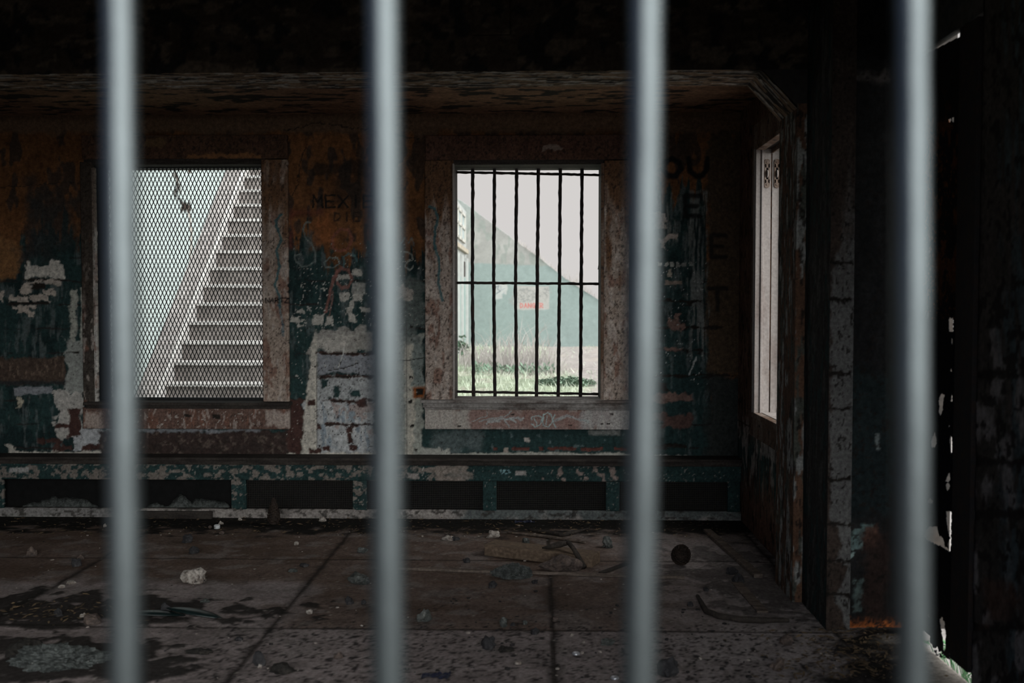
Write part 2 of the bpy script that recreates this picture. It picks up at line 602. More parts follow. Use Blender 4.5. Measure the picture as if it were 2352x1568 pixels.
def wall_back_paint(x, y, P):
    p = Paint(x, y, OCH)
    p.vary(.5, 90, 60, 1)
    p.vary(.45, 12, 26, 2)
    # soot and dark drips on the upper coat
    p.specks((.03, .028, .026), (-50, 250, 1800, 620), .46, sc=26, seed=4, a=.75, st=(1, 2.2))
    p.rect((.14, .085, .052), -60, 250, 1800, 305, f=14, rag=10)
    # lower green coat with a ragged, dripping upper edge
    edge = np.interp(x, [0, 60, 110, 150, 200, 640, 700, 760, 850, 960, 1400, 1500, 1560, 1620, 1640, 1700],
                     [610, 575, 520, 520, 575, 560, 520, 600, 560, 560, 480, 430, 430, 445, 1200, 1200])
    drip = (fbm(x / 14, y / 160, 4, 8) - .5) * 190 + (fbm(x / 6, y / 14, 3, 9) - .5) * 60
    m = sst(-14, 16, y - edge + drip)
    p.add(TEAL, m, .0006)
    tm = m.copy()
    n = fbm(x / 40, y / 60, 5, 10)
    p.c = mixc(p.c, TEALD, tm * sst(.5, .62, n) * .8)
    p.c = mixc(p.c, (.12, .14, .14), tm * sst(.54, .7, fbm(x / 9, y / 40, 4, 12)) * .55)
    # the brown strip by the corner
    p.rect((.075, .05, .03), 1622, 300, 1720, 860, f=14, rag=18)
    p.rect((.03, .035, .033), 1622, 860, 1720, 1060, f=20, rag=18)
    # masonry courses ghosting through
    for k in range(-4, 12):
        yy = 812 + 54.2 * k + (-4 if k < 0 else 0)
        cover = sst(.48, .56, fbm(x / 60, y / 20 + k * 3, 3, 20 + k))
        d = abs(y - yy + (fbm(x / 20, y / 20, 3, 40 + k) - .5) * 7)
        p.add((.022, .018, .017), sst(2.8, 1.2, d) * cover * m * .9, -.003)
    # left part ------------------------------------------------------------
    p.rect((.22, .11, .045), -30, 545, 40, 640, f=18, rag=22)
    p.rect((.028, .03, .03), 62, 450, 165, 590, f=50, rag=46, a=.7)
    p.rect((.028, .03, .03), 58, 400, 80, 590, f=24, rag=14, a=.6)
    p.rect(WHT, 58, 612, 145, 641, f=3, rag=9, ns=16, h=.003)
    p.rect(WHT, 62, 598, 72, 620, f=3, rag=5, ns=10, h=.003)
    p.rect(WHT, 112, 600, 136, 620, f=3, rag=6, ns=10, h=.003)
    p.rect(DRK, 52, 641, 146, 645, f=2, rag=2, h=-.004)
    for (a, b, c, d) in [(55, 646, 138, 655), (48, 655, 70, 676), (100, 666, 130, 680), (26, 682, 66, 693), (74, 680, 112, 694),
                         (28, 700, 80, 708), (44, 706, 66, 718), (66, 714, 76, 728), (-10, 672, 8, 694)]:
        p.rect((.44, .38, .33), a, b, c, d, f=2.5, rag=7, ns=9, h=.003)
    p.rect(DRK, 70, 650, 104, 664, f=3, rag=5, ns=9, h=-.003)
    p.rect(DRK, 24, 694, 112, 699, f=2, rag=2, h=-.004)
    p.rect((.40, .40, .35), 163, 665, 176, 900, f=5, rag=7, ns=14)
    p.rect((.42, .41, .36), 186, 660, 196, 900, f=4, rag=4, ns=14)
    p.rect((.30, .31, .29), 150, 780, 200, 900, f=6, rag=12, ns=14)
    p.rect(DRK, 150, 807, 181, 811, f=2, rag=2, h=-.003)
    p.rect((.075, .052, .04), -20, 822, 146, 878, f=6, rag=9, ns=20, h=-.004)
    p.specks((.14, .1, .075), (-20, 830, 146, 870), .42, sc=9, seed=8, st=(.5, 1.6))
    p.rect((.03, .03, .03), -20, 874, 150, 884, f=5, rag=5)
    p.rect(GRB, 30, 888, 120, 905, f=4, rag=7, ns=14)
    p.rect((.4, .36, .28), 36, 911, 50, 935, f=3, rag=6, ns=10)
    p.rect((.42, .40, .37), 128, 900, 188, 1002, f=4, rag=16, ns=20, h=.002)
    p.rect((.40, .41, .42), 170, 985, 260, 1030, f=4, rag=16, ns=16, h=.002)
    p.rect(BRK, 156, 938, 184, 1003, f=3, rag=7, ns=12, h=-.006)
    p.rect(BRK, 128, 974, 160, 982, f=3, rag=5, ns=10, h=-.005)
    for (a, b, c, d) in [(85, 1010, 145, 1020), (120, 1022, 162, 1036), (190, 1022, 245, 1036)]:
        p.rect(BRK, a, b, c, d, f=3, rag=7, ns=12, h=-.005)
    p.rect((.46, .43, .38), 20, 1036, 270, 1053, f=3, rag=8, ns=12, h=.002)
    p.rect((.46, .43, .38), 18, 1025, 34, 1050, f=3, rag=8, ns=12, h=.002)
    # below the left window: bare brick
    p.rect((.045, .030, .026), 230, 990, 690, 1050, f=4, rag=10, ns=18, h=-.005)
    p.specks((.10, .075, .062), (230, 990, 690, 1048), .40, sc=8, seed=31)
    p.specks((.035, .025, .022), (230, 1010, 690, 1048), .46, sc=16, seed=33, a=.8)
    p.rect(GRB, 310, 985, 600, 993, f=5, rag=6, ns=12, a=.8)
    p.rect(BRK, 662, 915, 702, 1046, f=3, rag=10, ns=16, h=-.006)
    # between the windows --------------------------------------------------------
    p.rect((.30, .285, .26), 716, 756, 860, 804, f=8, rag=20, ns=18, h=.002)
    p.rect(WHT, 712, 775, 800, 800, f=8, rag=16, ns=14, a=.6, h=.002)
    p.rect(GRB, 728, 812, 862, 858, f=4, rag=6, ns=16, h=.002)
    p.rect((.35, .36, .36), 724, 866, 862, 918, f=5, rag=8, ns=14, h=.002)
    for (a, b, c, d) in [(738, 873, 752, 893), (768, 888, 782, 912), (804, 892, 828, 908)]:
        p.rect(TEAL, a, b, c, d, f=5, rag=6, ns=9)
    p.rect((.42, .43, .43), 704, 920, 862, 1046, f=3, rag=9, ns=12, h=.003)
    p.c = mixc(p.c, (.22, .27, .31), p.mask_rect(728, 925, 862, 1030, f=6, rag=10) * sst(.5, .62, fbm(x / 8, y / 26, 4, 51)) * .85)
    p.c = mixc(p.c, (.34, .25, .22), p.mask_rect(745, 925, 862, 1000, f=6, rag=10) * sst(.6, .68, fbm(x / 16, y / 20, 4, 52)) * .7)
    wedge = sst(3, -3, np.maximum(np.interp(y, [755, 830, 900, 930, 1050], [720, 714, 704, 700, 692]) - x + (fbm(x / 12, y / 12, 3, 53) - .5) * 12, x - 728))
    p.add((.50, .47, .41), wedge * sst(752, 775, y) * sst(1052, 1046, y), .003)
    p.line((.12, .11, .1), [(728, 806), (728, 1046)], 1.8, a=.7, wob=1)
    for yy, x0, x1 in [(812, 726, 860), (866, 732, 860), (921, 734, 862), (976, 746, 862)]:
        p.rect(BRK, x0, yy - 3.5, x1, yy + 2.5, f=2.5, rag=4.5, ns=9, h=-.006)
        p.rect(DRK, x0, yy - 1, x1, yy + 1, f=2, rag=3, ns=9, h=-.006)
    for (a, b, c, d) in [(708, 917, 724, 930), (820, 916, 842, 934), (798, 978, 808, 1016), (710, 1030, 736, 1040), (742, 1028, 754, 1036),
                         (800, 1022, 822, 1036), (726, 974, 738, 986)]:
        p.rect(BRK, a, b, c, d, f=3, rag=5, ns=9, h=-.006)
    p.specks(DRK, (715, 820, 860, 1040), .3, sc=4, seed=61, a=.9)
    p.rect((.52, .49, .43), 660, 1040, 870, 1053, f=3, rag=5, ns=10, h=.003)
    p.line((.5, .5, .48), [(791, 798), (789, 808), (778, 843)], 2.6, wob=1)
    p.line(DRK, [(755, 850), (790, 846), (806, 840), (822, 834)], 1.6, wob=2)
    # right pier strip beside the second window
    p.rect((.33, .34, .30), 905, 770, 972, 1050, f=6, rag=9, ns=18, h=.001)
    p.rect((.50, .47, .40), 930, 790, 950, 1050, f=5, rag=7, ns=18, h=.002)
    p.rect((.20, .24, .23), 950, 778, 972, 880, f=8, rag=10, ns=16, a=.8)
    p.rect((.15, .17, .16), 905, 640, 972, 790, f=12, rag=22, ns=20, a=.7)
    p.rect((.40, .36, .32), 905, 655, 945, 690, f=3, rag=12, ns=14)
    p.line((.06, .05, .045), [(934, 640), (934, 1050)], 1.6, a=.6, wob=1)
    p.line(DRK, [(918, 826), (945, 827), (972, 822)], 2, wob=2)
    for (a, b) in [(944, 867), (940, 922), (946, 977), (946, 750), (955, 1033)]:
        p.rect(DRK, a - 4, b - 3, a + 4, b + 3, f=2, rag=3, ns=5, h=-.004)
    p.rect((.30, .09, .02), 950, 890, 974, 912, f=8, rag=5)
    p.rect(DRK, 956, 893, 970, 906, f=4, rag=4)
    # chalk, spray and marker between the windows
    p.rect((.25, .09, .03), 722, 486, 762, 560, f=26, rag=18, a=.8)
    p.rect((.16, .045, .03), 664, 482, 740, 496, f=16, rag=8, a=.6)
    p.rect((.16, .045, .03), 664, 490, 672, 570, f=12, rag=6, a=.6)
    p.rect(DRK, 716, 370, 850, 405, f=16, rag=16, a=.75)
    p.rect(DRK, 770, 400, 850, 470, f=16, rag=14, a=.55)
    p.text((.012, .011, .01), 'MEXIE', 719, 449, 22, 27, 7, 4.6)
    p.text((.02, .016, .014), 'DIE', 768, 488, 14, 20, 8, 3.2, a=.8)
    p.line((.17, .20, .19), [(712, 511), (702, 511), (696, 522), (700, 545), (715, 560), (724, 580), (724, 600), (708, 612), (692, 612), (680, 600), (678, 588), (690, 584)], 3.4, a=.75)
    p.line((.24, .09, .065), [(763, 548), (766, 570), (782, 577), (800, 570), (809, 545), (800, 528), (784, 526), (770, 536), (763, 548)], 6, a=.75)
    p.line((.18, .22, .21), [(775, 592), (755, 592), (744, 604), (748, 614), (764, 614), (780, 606), (775, 592)], 3.4, a=.8)
    p.line((.09, .17, .18), [(790, 612), (790, 590), (800, 580), (815, 586), (820, 600)], 5, a=.7)
    p.line((.24, .11, .09), [(775, 622), (763, 650), (755, 690), (748, 715)], 7, a=.8)
    p.line((.24, .11, .09), [(775, 650), (785, 662), (800, 658), (808, 640), (800, 620), (785, 615), (772, 628), (775, 650)], 7, a=.75)
    p.line((.22, .13, .11), [(765, 670), (762, 700), (755, 730)], 3, a=.8)
    for (a, b, c, d) in [(775, 628, 800, 642), (808, 620, 826, 634), (780, 672, 800, 690), (800, 720, 818, 742), (806, 672, 830, 690), (720, 722, 742, 745),
                         (748, 726, 760, 745), (684, 712, 700, 718), (690, 730, 702, 734), (682, 744, 700, 750), (800, 690, 812, 725), (828, 704, 850, 714), (664, 728, 686, 740)]:
        p.rect((.42, .40, .36), a, b, c, d, f=3, rag=6, ns=9, h=.001)
    p.line((.4, .4, .37), [(706, 704), (714, 714)], 4)
    p.rect((.27, .27, .25), 808, 650, 838, 674, f=2, rag=2)
    p.specks((.4, .39, .35), (690, 640, 860, 760), .27, sc=5, seed=71)
    p.specks((.35, .34, .31), (662, 560, 970, 1040), .235, sc=4, seed=73)
    p.line((.28, .29, .26), [(928, 578), (945, 583), (948, 596), (936, 600), (930, 612), (942, 622), (950, 610)], 3.2, a=.8)
    p.line((.14, .17, .17), [(920, 560), (930, 545), (938, 560), (946, 545), (950, 565)], 2.6, a=.7)
    # under the second window
    p.rect(TEAL, 968, 986, 1450, 1046, f=5, rag=5)
    p.rect((.11, .135, .135), 990, 992, 1110, 1040, f=26, rag=22, a=.75)
    p.rect((.30, .30, .28), 1350, 987, 1425, 998, f=6, rag=6, a=.7)
    p.specks((.16, .20, .2), (1000, 990, 1450, 1045), .3, sc=12, seed=81, a=.5)
    for (a, c) in [(1132, 1142), (1175, 1216), (1238, 1247), (1258, 1324), (1334, 1384), (1410, 1440)]:
        p.rect((.12, .045, .035), a, 1027.5, c, 1034.5, f=2, rag=2.5, ns=6, h=-.004)
    p.rect((.45, .41, .37), 1205, 1005, 1216, 1015, f=2, rag=2, ns=5)
    p.rect((.36, .30, .26), 1158, 1028, 1168, 1052, f=2, rag=3, ns=7, h=.004)
    p.rect((.42, .41, .36), 968, 1040, 1450, 1053, f=3, rag=4, ns=10, h=.002)
    p.rect((.40, .40, .36), 968, 1030, 1030, 1053, f=6, rag=8, ns=12, h=.002)
    # right of the second window
    p.c = mixc(p.c, (.20, .21, .20), p.mask_rect(1580, 440, 1624, 830, f=14, rag=14) * sst(.45, .6, fbm(x / 5, y / 60, 4, 91)) * .8)
    p.c = mixc(p.c, (.17, .18, .17), p.mask_rect(1500, 440, 1560, 560, f=14, rag=14) * sst(.5, .62, fbm(x / 5, y / 50, 4, 92)) * .7)
    for (a, b, c, d) in [(1500, 490, 1530, 525), (1530, 541, 1554, 553), (1518, 548, 1528, 572)]:
        p.rect((.40, .34, .30), a, b, c, d, f=2.5, rag=7, ns=9, h=.002)
    for q in range(6):
        xx = 1512 + q * 14
        p.rect((.42, .42, .38), xx, 602, xx + 8, 611, f=2, rag=4, ns=5, a=1.0 - q * .1)
    p.rect((.38, .34, .28), 1535, 618, 1543, 636, f=2, rag=3, ns=6)
    p.rect((.28, .22, .18), 1528, 645, 1566, 654, f=3, rag=4, ns=8)
    for yy, x1 in [(692, 1615), (752, 1660), (805, 1615), (862, 1690), (1025, 1580)]:
        p.rect(DRK, 1490, yy - 3, x1, yy + 3, f=3, rag=5, ns=12, h=-.004)
    for (a, b, c, d) in [(1534, 728, 1566, 756), (1545, 716, 1562, 735), (1525, 800, 1568, 808), (1490, 905, 1590, 924), (1520, 955, 1588, 980), (1490, 948, 1530, 965)]:
        p.rect((.19, .12, .10) if b < 940 else (.11, .065, .055), a, b, c, d, f=4, rag=8, ns=12, h=-.004)
    p.rect(DRK, 1516, 880, 1536, 900, f=5, rag=5, ns=8)
    p.line((.40, .42, .41), [(1600, 820), (1590, 842), (1582, 862)], 3.4, wob=3)
    p.specks((.40, .41, .39), (1505, 600, 1620, 880), .24, sc=4, seed=93)
    p.rect((.36, .36, .33), 1490, 1046, 1580, 1053, f=3, rag=4, ns=8)
    blk = (.010, .010, .010)
    p.text(blk, 'YOU', 1462, 364, 42, 40, 18, 13)
    p.text(blk, 'E', 1574, 450, 34, 46, 0, 11, a=.9)
    p.text(blk, 'E', 1634, 540, 32, 50, 0, 10, a=.85)
    p.text(blk, 'T', 1628, 662, 40, 50, 0, 10, a=.85)
    # cracks in the upper coat
    p.line(DRK, [(655, 300), (700, 290), (730, 282), (770, 288), (860, 300), (960, 320)], 2, wob=6, a=.9)
    p.line(DRK, [(706, 330), (690, 370), (686, 420), (672, 450)], 2, wob=5, a=.9)
    p.line(DRK, [(0, 430), (90, 424), (140, 418), (190, 421)], 1.8, wob=5, a=.8)
    p.vary(.3, 7, 7, 99, 3)
    p.specks(DRK, (0, 560, 1700, 1050), .23, sc=4, seed=97, a=.8)
    return p


wb0 = onY(-45, 1300, Y_BACK)
WB_X0 = -3.62
wall_back = grid('wall_back', (WB_X0, Y_BACK, 0), (1, 0, 0), (0, 0, 1), (0, -1, 0), X_ALC + .02 - WB_X0, Z_BAY + .1, .0062, wall_back_paint, M_WALL,
                 keep=lambda x, y, c: ~(((x > W1[0] - 9) & (x < W1[2] + 9) & (y > W1[1] - 8) & (y < W1[3] + 4)) | ((x > W2[0] - 9) & (x < W2[2] + 9) & (y > W2[1] - 8) & (y < W2[3] + 4))),
                 thick=.24)
struct(wall_back, 'peeling brown and teal back wall with two window openings', 'wall')
ext = MB().box(X_LEFT - .2, WB_X0 + .005, Y_BACK, Y_BACK + .24, 0, Z_CEIL).box(WB_X0, X_ALC + .3, Y_BACK + .02, Y_BACK + .24, Z_BAY + .1, Z_CEIL).build('wall_back_left', M_PLAIN)
struct(ext, 'dark continuation of the back wall beyond the left edge', 'wall')


# ------------------------------------------------------------------ painted boards
def wood_paint(top, low, zmid=1.4, dark=(.022, .016, .013), spk=.4, seed=0, hue=None, extra=None):
    def fn(x, y, P):
        p = Paint(x, y, top)
        Z = P[..., 2]
        p.vary(.35, 40, 90, seed + 1)
        m = sst(-.25, .35, (zmid - Z) + (fbm(x / 14, y / 70, 4, seed + 2) - .5) * 1.3)  # dark top to pale foot: mostly falling light painted in, partly paint
        p.add(low, m)
        p.c = mixc(p.c, (.17, .085, .06), m * sst(.55, .66, fbm(x / 16, y / 40, 4, seed + 3)) * .75)
        box = (x.min() - 60, y.min() - 60, x.max() + 60, y.max() + 60)
        p.specks(dark, box, spk * .92, sc=4, seed=seed + 4, a=.75, st=(.8, 1.4), h=-.0012)
        p.specks(dark, box, spk * .62, sc=10, seed=seed + 6, a=.7, st=(.7, 1.6), h=-.0012)
        p.c = mixc(p.c, (.46, .40, .36), sst(.6, .68, fbm(x / 9, y / 26, 4, seed + 8)) * m * .5)
        p.vary(.35, 5, 9, seed + 7, 3)
        if extra:
            extra(p)
        return p
    return fn


CT = (.13, .068, .036)     # casing top, brown coat made dark for the dim light there
CL = (.34, .275, .235)     # casing lower down, pinkish grey coat paled for the stronger light


def board(name, parent, x0, y0, x1, y1, front, thick, fn, mat=M_WOODP, res=.006):
    """a flat board on the back wall given by its corners on the blueprint"""
    a = onY(x0, y1, front)
    b = onY(x1, y0, front)
    return grid(name, (a.x, front, a.z), (1, 0, 0), (0, 0, 1), (0, -1, 0), b.x - a.x, b.z - a.z, res, fn, mat, parent, thick=thick)


def blue_wave(pts, col=(.03, .11, .125), w=6):
    def f(p):
        p.line(col, pts, w, a=.85, wob=3)
    return f


def window1_extra(p):
    p.line((.03, .11, .125), [(646, 492), (632, 508), (640, 530), (646, 552), (636, 575), (642, 612), (636, 640), (630, 655), (642, 680), (644, 705)], 6, a=.85)
    p.line((.05, .13, .17), [(640, 700), (648, 735), (650, 770)], 5, a=.6)
    p.text((.012, .01, .01), 'NARTZ', 610, 684, 8, 11, 3, 2.6)


# --- window 2 (barred)
win2 = empty('window_2', (0, 0, 0))
struct(win2, 'second window, its opening crossed by thin black bars', 'window')
FR = Y_BACK - .045
board('casing_board', win2, 977, 368, 1041, 922, FR, .05, wood_paint(CT, CL, 1.75, seed=11, extra=blue_wave([(986, 474), (1000, 480), (1006, 500), (1000, 530), (998, 560), (1006, 590), (1010, 620), (1006, 650), (1016, 690)])))
board('casing_board', win2, 1386, 368, 1446, 922, FR, .05, wood_paint(CT, (.30, .24, .20), 1.75, seed=15))
board('head_casing', win2, 977, 309, 1446, 367, FR, .05, wood_paint((.10, .052, .036), (.2, .13, .09), .9, seed=17, extra=lambda p: p.rect((.26, .2, .17), 1245, 335, 1290, 345, f=3, rag=7, ns=10)))


def apron2(p):
    p.rect((.24, .145, .125), 1080, 938, 1340, 990, f=20, rag=18, a=.85)
    p.rect((.42, .39, .35), 978, 940, 1075, 985, f=12, rag=16, a=.7)
    p.rect((.36, .35, .34), 1330, 936, 1450, 988, f=18, rag=20, a=.7)
    lt = (.34, .44, .43)
    p.line(lt, [(1085, 966), (1119, 955), (1119, 945)], 2, a=.7)
    p.line(lt, [(1100, 968), (1160, 955), (1175, 945)], 2, a=.7)
    p.line((.40, .46, .46), [(1120, 970), (1160, 960), (1200, 962)], 6, a=.6, wob=6)
    p.line((.40, .46, .46), [(1170, 980), (1160, 965), (1172, 958), (1185, 970)], 3, a=.7)
    p.line(lt, [(1222, 964), (1221, 958), (1235, 955), (1246, 960), (1240, 976), (1228, 980), (1220, 972)], 2.4)
    p.line(lt, [(1227, 960), (1233, 976)], 2)
    p.line(lt, [(1246, 968), (1249, 952), (1258, 948), (1267, 954), (1268, 968), (1260, 980), (1250, 978), (1246, 968)], 2.4)
    p.line(lt, [(1258, 954), (1255, 974)], 2)
    p.line(lt, [(1274, 952), (1270, 964), (1276, 980)], 2.4)
    p.line((.36, .42, .42), [(1276, 966), (1300, 955), (1350, 966)], 5, a=.6, wob=5)
    for a, b in [(1310, 976), (1382, 973), (1397, 973), (1404, 951), (1055, 978), (1177, 952)]:
        p.rect(DRK, a - 4, b - 1.5, a + 4, b + 1.5, f=1.5, rag=1.5, ns=4)


board('apron', win2, 976, 937, 1446, 985, Y_BACK - .05, .055, wood_paint((.36, .32, .29), (.36, .32, .29), 1.4, spk=.3, seed=19, extra=apron2), res=.0042)
a = onY(966, 934, Y_BACK - .09)
b = onY(1456, 922, Y_BACK - .09)
MB().box(a.x, b.x, Y_BACK - .10, Y_BACK + .2, b.z - .012, b.z + .006, .004).box(a.x + .012, b.x - .012, Y_BACK - .075, Y_BACK, a.z - .006, b.z - .012, .004).box(a.x + .02, b.x - .02, Y_BACK - .062, Y_BACK, a.z - .02, a.z - .006, .003).build('sill', M_SILL, win2)
# reveal lining with a pale bead on the left and a dark one on the right
a = onY(1043, 921, Y_BACK)
b = onY(1382, 377, Y_BACK)
X2a, X2b, Z2a, Z2b = a.x, b.x, a.z, b.z
MB().box(X2a - .034, X2a + .004, Y_BACK - .03, Y_BACK + .24, Z2a, Z2b).build('jamb', M_DARKWOOD, win2)
MB().box(X2b - .004, X2b + .034, Y_BACK - .03, Y_BACK + .24, Z2a, Z2b).build('jamb', M_DARKWOOD, win2)
MB().box(X2a - .02, X2b + .02, Y_BACK - .03, Y_BACK + .24, Z2b - .004, Z2b + .03).build('head_lining', M_DARKWOOD, win2)
MB().box(X2a - .004, X2a + .007, Y_BACK - .052, Y_BACK - .03, Z2a, Z2b, .003).build('stop_bead', M_PALEWOOD, win2)
MB().box(X2b - .006, X2b + .012, Y_BACK - .052, Y_BACK - .03, Z2a, Z2b, .003).build('stop_bead', M_CASING, win2)

# iron grille in window 2
gr = empty('window_grille', (X2a, Y_BACK + .17, Z2a))
tag(gr, 'thin black rusted iron grille of six uprights filling the second window', 'window bars')


def rough_rod(mb, p0, p1, r, n=46):
    p0, p1 = Vector(p0), Vector(p1)
    pts, rad = [], []
    for i in range(n + 1):
        t = i / n
        q = p0.lerp(p1, t)
        q += Vector((random.uniform(-1, 1), random.uniform(-1, 1), random.uniform(-1, 1))) * .0012
        pts.append(q)
        rad.append(r * random.uniform(.86, 1.14))
    mb.tube(pts, rad, 7)
    return mb


YG = Y_BACK + .17


def as_child(o, parent):
    o.parent = parent
    o.matrix_parent_inverse = Matrix.Translation(parent.location).inverted()
    return o


def wob_pts(pxs):
    return [onY(px, py, YG) for px, py in pxs]


for (xt, xm, xb) in [(1086, 1085, 1088), (1136, 1134, 1137), (1187, 1184, 1187), (1237, 1234, 1232), (1287, 1285, 1282), (1337, 1335, 1333)]:
    mb = MB()
    pts, rad = [], []
    for i in range(61):
        t = i / 60
        py = 368 + t * (930 - 368)
        px = xt + (xm - xt) * min(t * 2, 1) + (xb - xm) * max(t * 2 - 1, 0)
        q = onY(px, py, YG)
        q += Vector((random.uniform(-1, 1), 0, 0)) * .0012
        pts.append(q)
        rad.append(.0108 * random.uniform(.88, 1.14))
    mb.tube(pts, rad, 8)
    as_child(mb.build('grille_bar', M_IRON, None, True), gr)
for (x0, x1, y0, y1) in [(1040, 1388, 395, 402), (1046, 1384, 649, 652), (1044, 1386, 899, 905)]:
    mb = MB()
    rough_rod(mb, onY(x0, y0, YG - .012), onY(x1, y1, YG - .012), .0085)
    as_child(mb.build('cross_rod', M_IRON, None, True), gr)

# --- window 1 (mesh screen)
win1 = empty('window_1', (0, 0, 0))
struct(win1, 'left window, its opening covered with diamond mesh', 'window')
board('casing_board', win1, 605, 366, 658, 922, FR, .05, wood_paint(CT, (.33, .26, .215), 1.9, seed=23, spk=.36, extra=window1_extra))
board('casing_board', win1, 192, 372, 208, 928, FR - .0, .05, wood_paint((.05, .038, .03), (.06, .05, .042), 1.4, seed=27))
board('head_casing', win1, 188, 309, 658, 365, FR, .05, wood_paint((.085, .045, .028), (.2, .13, .09), .9, seed=29, extra=lambda p: (p.rect((.25, .12, .05), 430, 355, 600, 364, f=4, rag=6, ns=10, a=.8), p.rect((.16, .1, .05), 335, 320, 380, 335, f=8, rag=8, a=.8))))
board('apron', win1, 191, 937, 663, 984, Y_BACK - .05, .055, wood_paint((.125, .075, .06), (.13, .078, .062), 1.4, spk=.3, seed=35, extra=lambda p: (
    p.rect((.40, .33, .29), 610, 946, 664, 978, f=10, rag=16, a=.8), p.rect((.40, .33, .29), 190, 946, 238, 980, f=12, rag=14, a=.8),
    p.specks((.42, .38, .34), (300, 940, 660, 985), .27, sc=5, seed=36), p.rect(DRK, 425, 951, 440, 957, f=3, rag=3, ns=6), p.rect(DRK, 488, 950, 506, 960, f=3, rag=3, ns=6))))
a = onY(190, 935, Y_BACK - .085)
b = onY(664, 927, Y_BACK - .085)
MB().box(a.x, b.x, Y_BACK - .085, Y_BACK + .2, b.z - .014, b.z + .006, .004).box(a.x + .01, b.x - .01, Y_BACK - .065, Y_BACK, a.z - .01, b.z - .014, .003).build('sill', M_DARKWOOD, win1)
a = onY(213, 924, Y_BACK)
b = onY(604, 377, Y_BACK)
X1a, X1b, Z1a, Z1b = a.x, b.x, a.z, b.z
board('stop_bead', win1, 208.5, 385, 216, 924, Y_BACK - .035, .03, wood_paint((.14, .11, .09), (.42, .4, .37), 1.55, seed=39, spk=.33))
MB().box(X1a - .034, X1a + .004, Y_BACK - .02, Y_BACK + .24, Z1a, Z1b).build('jamb', M_DARKWOOD, win1)
MB().box(X1b - .004, X1b + .034, Y_BACK - .03, Y_BACK + .24, Z1a, Z1b).build('jamb', M_DARKWOOD, win1)
MB().box(X1a - .02, X1b + .02, Y_BACK - .03, Y_BACK + .24, Z1b - .004, Z1b + .03).build('head_lining', M_DARKWOOD, win1)

sx0 = onY(246, 600, Y_BACK + .1).x
scr = empty('mesh_screen', (X1a, Y_BACK + .1, Z1a))
tag(scr, 'dark expanded metal diamond mesh screen fixed in the left window', 'screen')
YM = Y_BACK + .10
mb = MB()
dw, dh, th = .0252, .0575, .0021
ncol = int((X1b - sx0) / dw)
nrow = int((Z1b - Z1a) / dh) + 1
for i in range(ncol + 1):
    for j in range(nrow):
        cx, cz = sx0 + i * dw, Z1a + j * dh
        for (ax, az, bx, bz) in [(0, 0, .5, .5), (.5, .5, 0, 1), (0, 0, -.5, .5), (-.5, .5, 0, 1)]:
            if i == 0 and (ax < 0 or bx < 0):
                continue
            p0 = Vector((cx + ax * dw, YM, cz + az * dh))
            p1 = Vector((cx + bx * dw, YM, cz + bz * dh))
            if p0.x > X1b or p1.x > X1b or p0.z > Z1b + .01 or p1.z > Z1b + .04:
                continue
            d = (p1 - p0).normalized()
            nn = Vector((-d.z, 0, d.x)) * th
            e = Vector((0, .0022, 0))
            mb.quad(p0 - nn - e, p1 - nn - e, p1 + nn - e, p0 + nn - e)
            mb.quad(p0 + nn + e, p1 + nn + e, p1 - nn + e, p0 - nn + e)
            mb.quad(p0 + nn - e, p1 + nn - e, p1 + nn + e, p0 + nn + e)
            mb.quad(p0 - nn + e, p1 - nn + e, p1 - nn - e, p0 - nn - e)
as_child(mb.build('diamond_mesh', M_STEEL), scr)
as_child(MB().box(X1a + .004, sx0 + .012, YM - .012, YM + .012, Z1a, Z1b, .002).build('side_plate', M_STEEL), scr)
as_child(MB().box(X1b - .012, X1b - .003, YM - .012, YM + .012, Z1a, Z1b, .002).build('frame_bar', M_STEEL), scr)
as_child(MB().box(X1a + .01, X1b - .01, YM - .012, YM + .012, Z1b - .010, Z1b - .003, .002).build('frame_bar', M_STEEL), scr)
as_child(MB().box(X1a + .01, X1b - .01, YM - .02, YM + .02, Z1a + .002, Z1a + .024, .002).build('frame_bar', M_STEEL), scr)

# ================================================================== VENT BENCH along the back wall
YV = 6.06


def pv(px, py):
    return onY(px, py, YV)


def vent_paint(x, y, P):
    p = Paint(x, y, TEAL)
    p.vary(.4, 50, 20, 101)
    p.specks((.19, .165, .145), (-100, 1040, 1000, 1200), .46, sc=9, seed=103, st=(1.4, 1), h=.001)
    p.specks((.26, .22, .19), (960, 1062, 1130, 1106), .44, sc=22, seed=105, st=(2, 1))
    p.specks((.27, .21, .185), (1130, 1064, 1430, 1106), .42, sc=20, seed=107)
    p.specks((.22, .21, .19), (-100, 1040, 1700, 1200), .27, sc=5, seed=109)
    p.rect((.34, .33, .32), 20, 1073, 64, 1084, f=3, rag=3, ns=8)
    p.rect((.36, .33, .31), 1186, 1082, 1210, 1092, f=2, rag=3, ns=8)
    p.rect((.30, .27, .25), 935, 1086, 962, 1098, f=3, rag=4, ns=8)
    p.rect((.2, .18, .16), 1030, 1086, 1085, 1098, f=5, rag=6, ns=10)
    p.line((.25, .42, .45), [(1148, 1078), (1152, 1088), (1160, 1080), (1154, 1078), (1162, 1090), (1172, 1084), (1168, 1078)], 2.4)
    p.line((.40, .38, .35), [(974, 1072), (970, 1092)], 2)
    p.vary(.3, 6, 6, 111, 3)
    return p


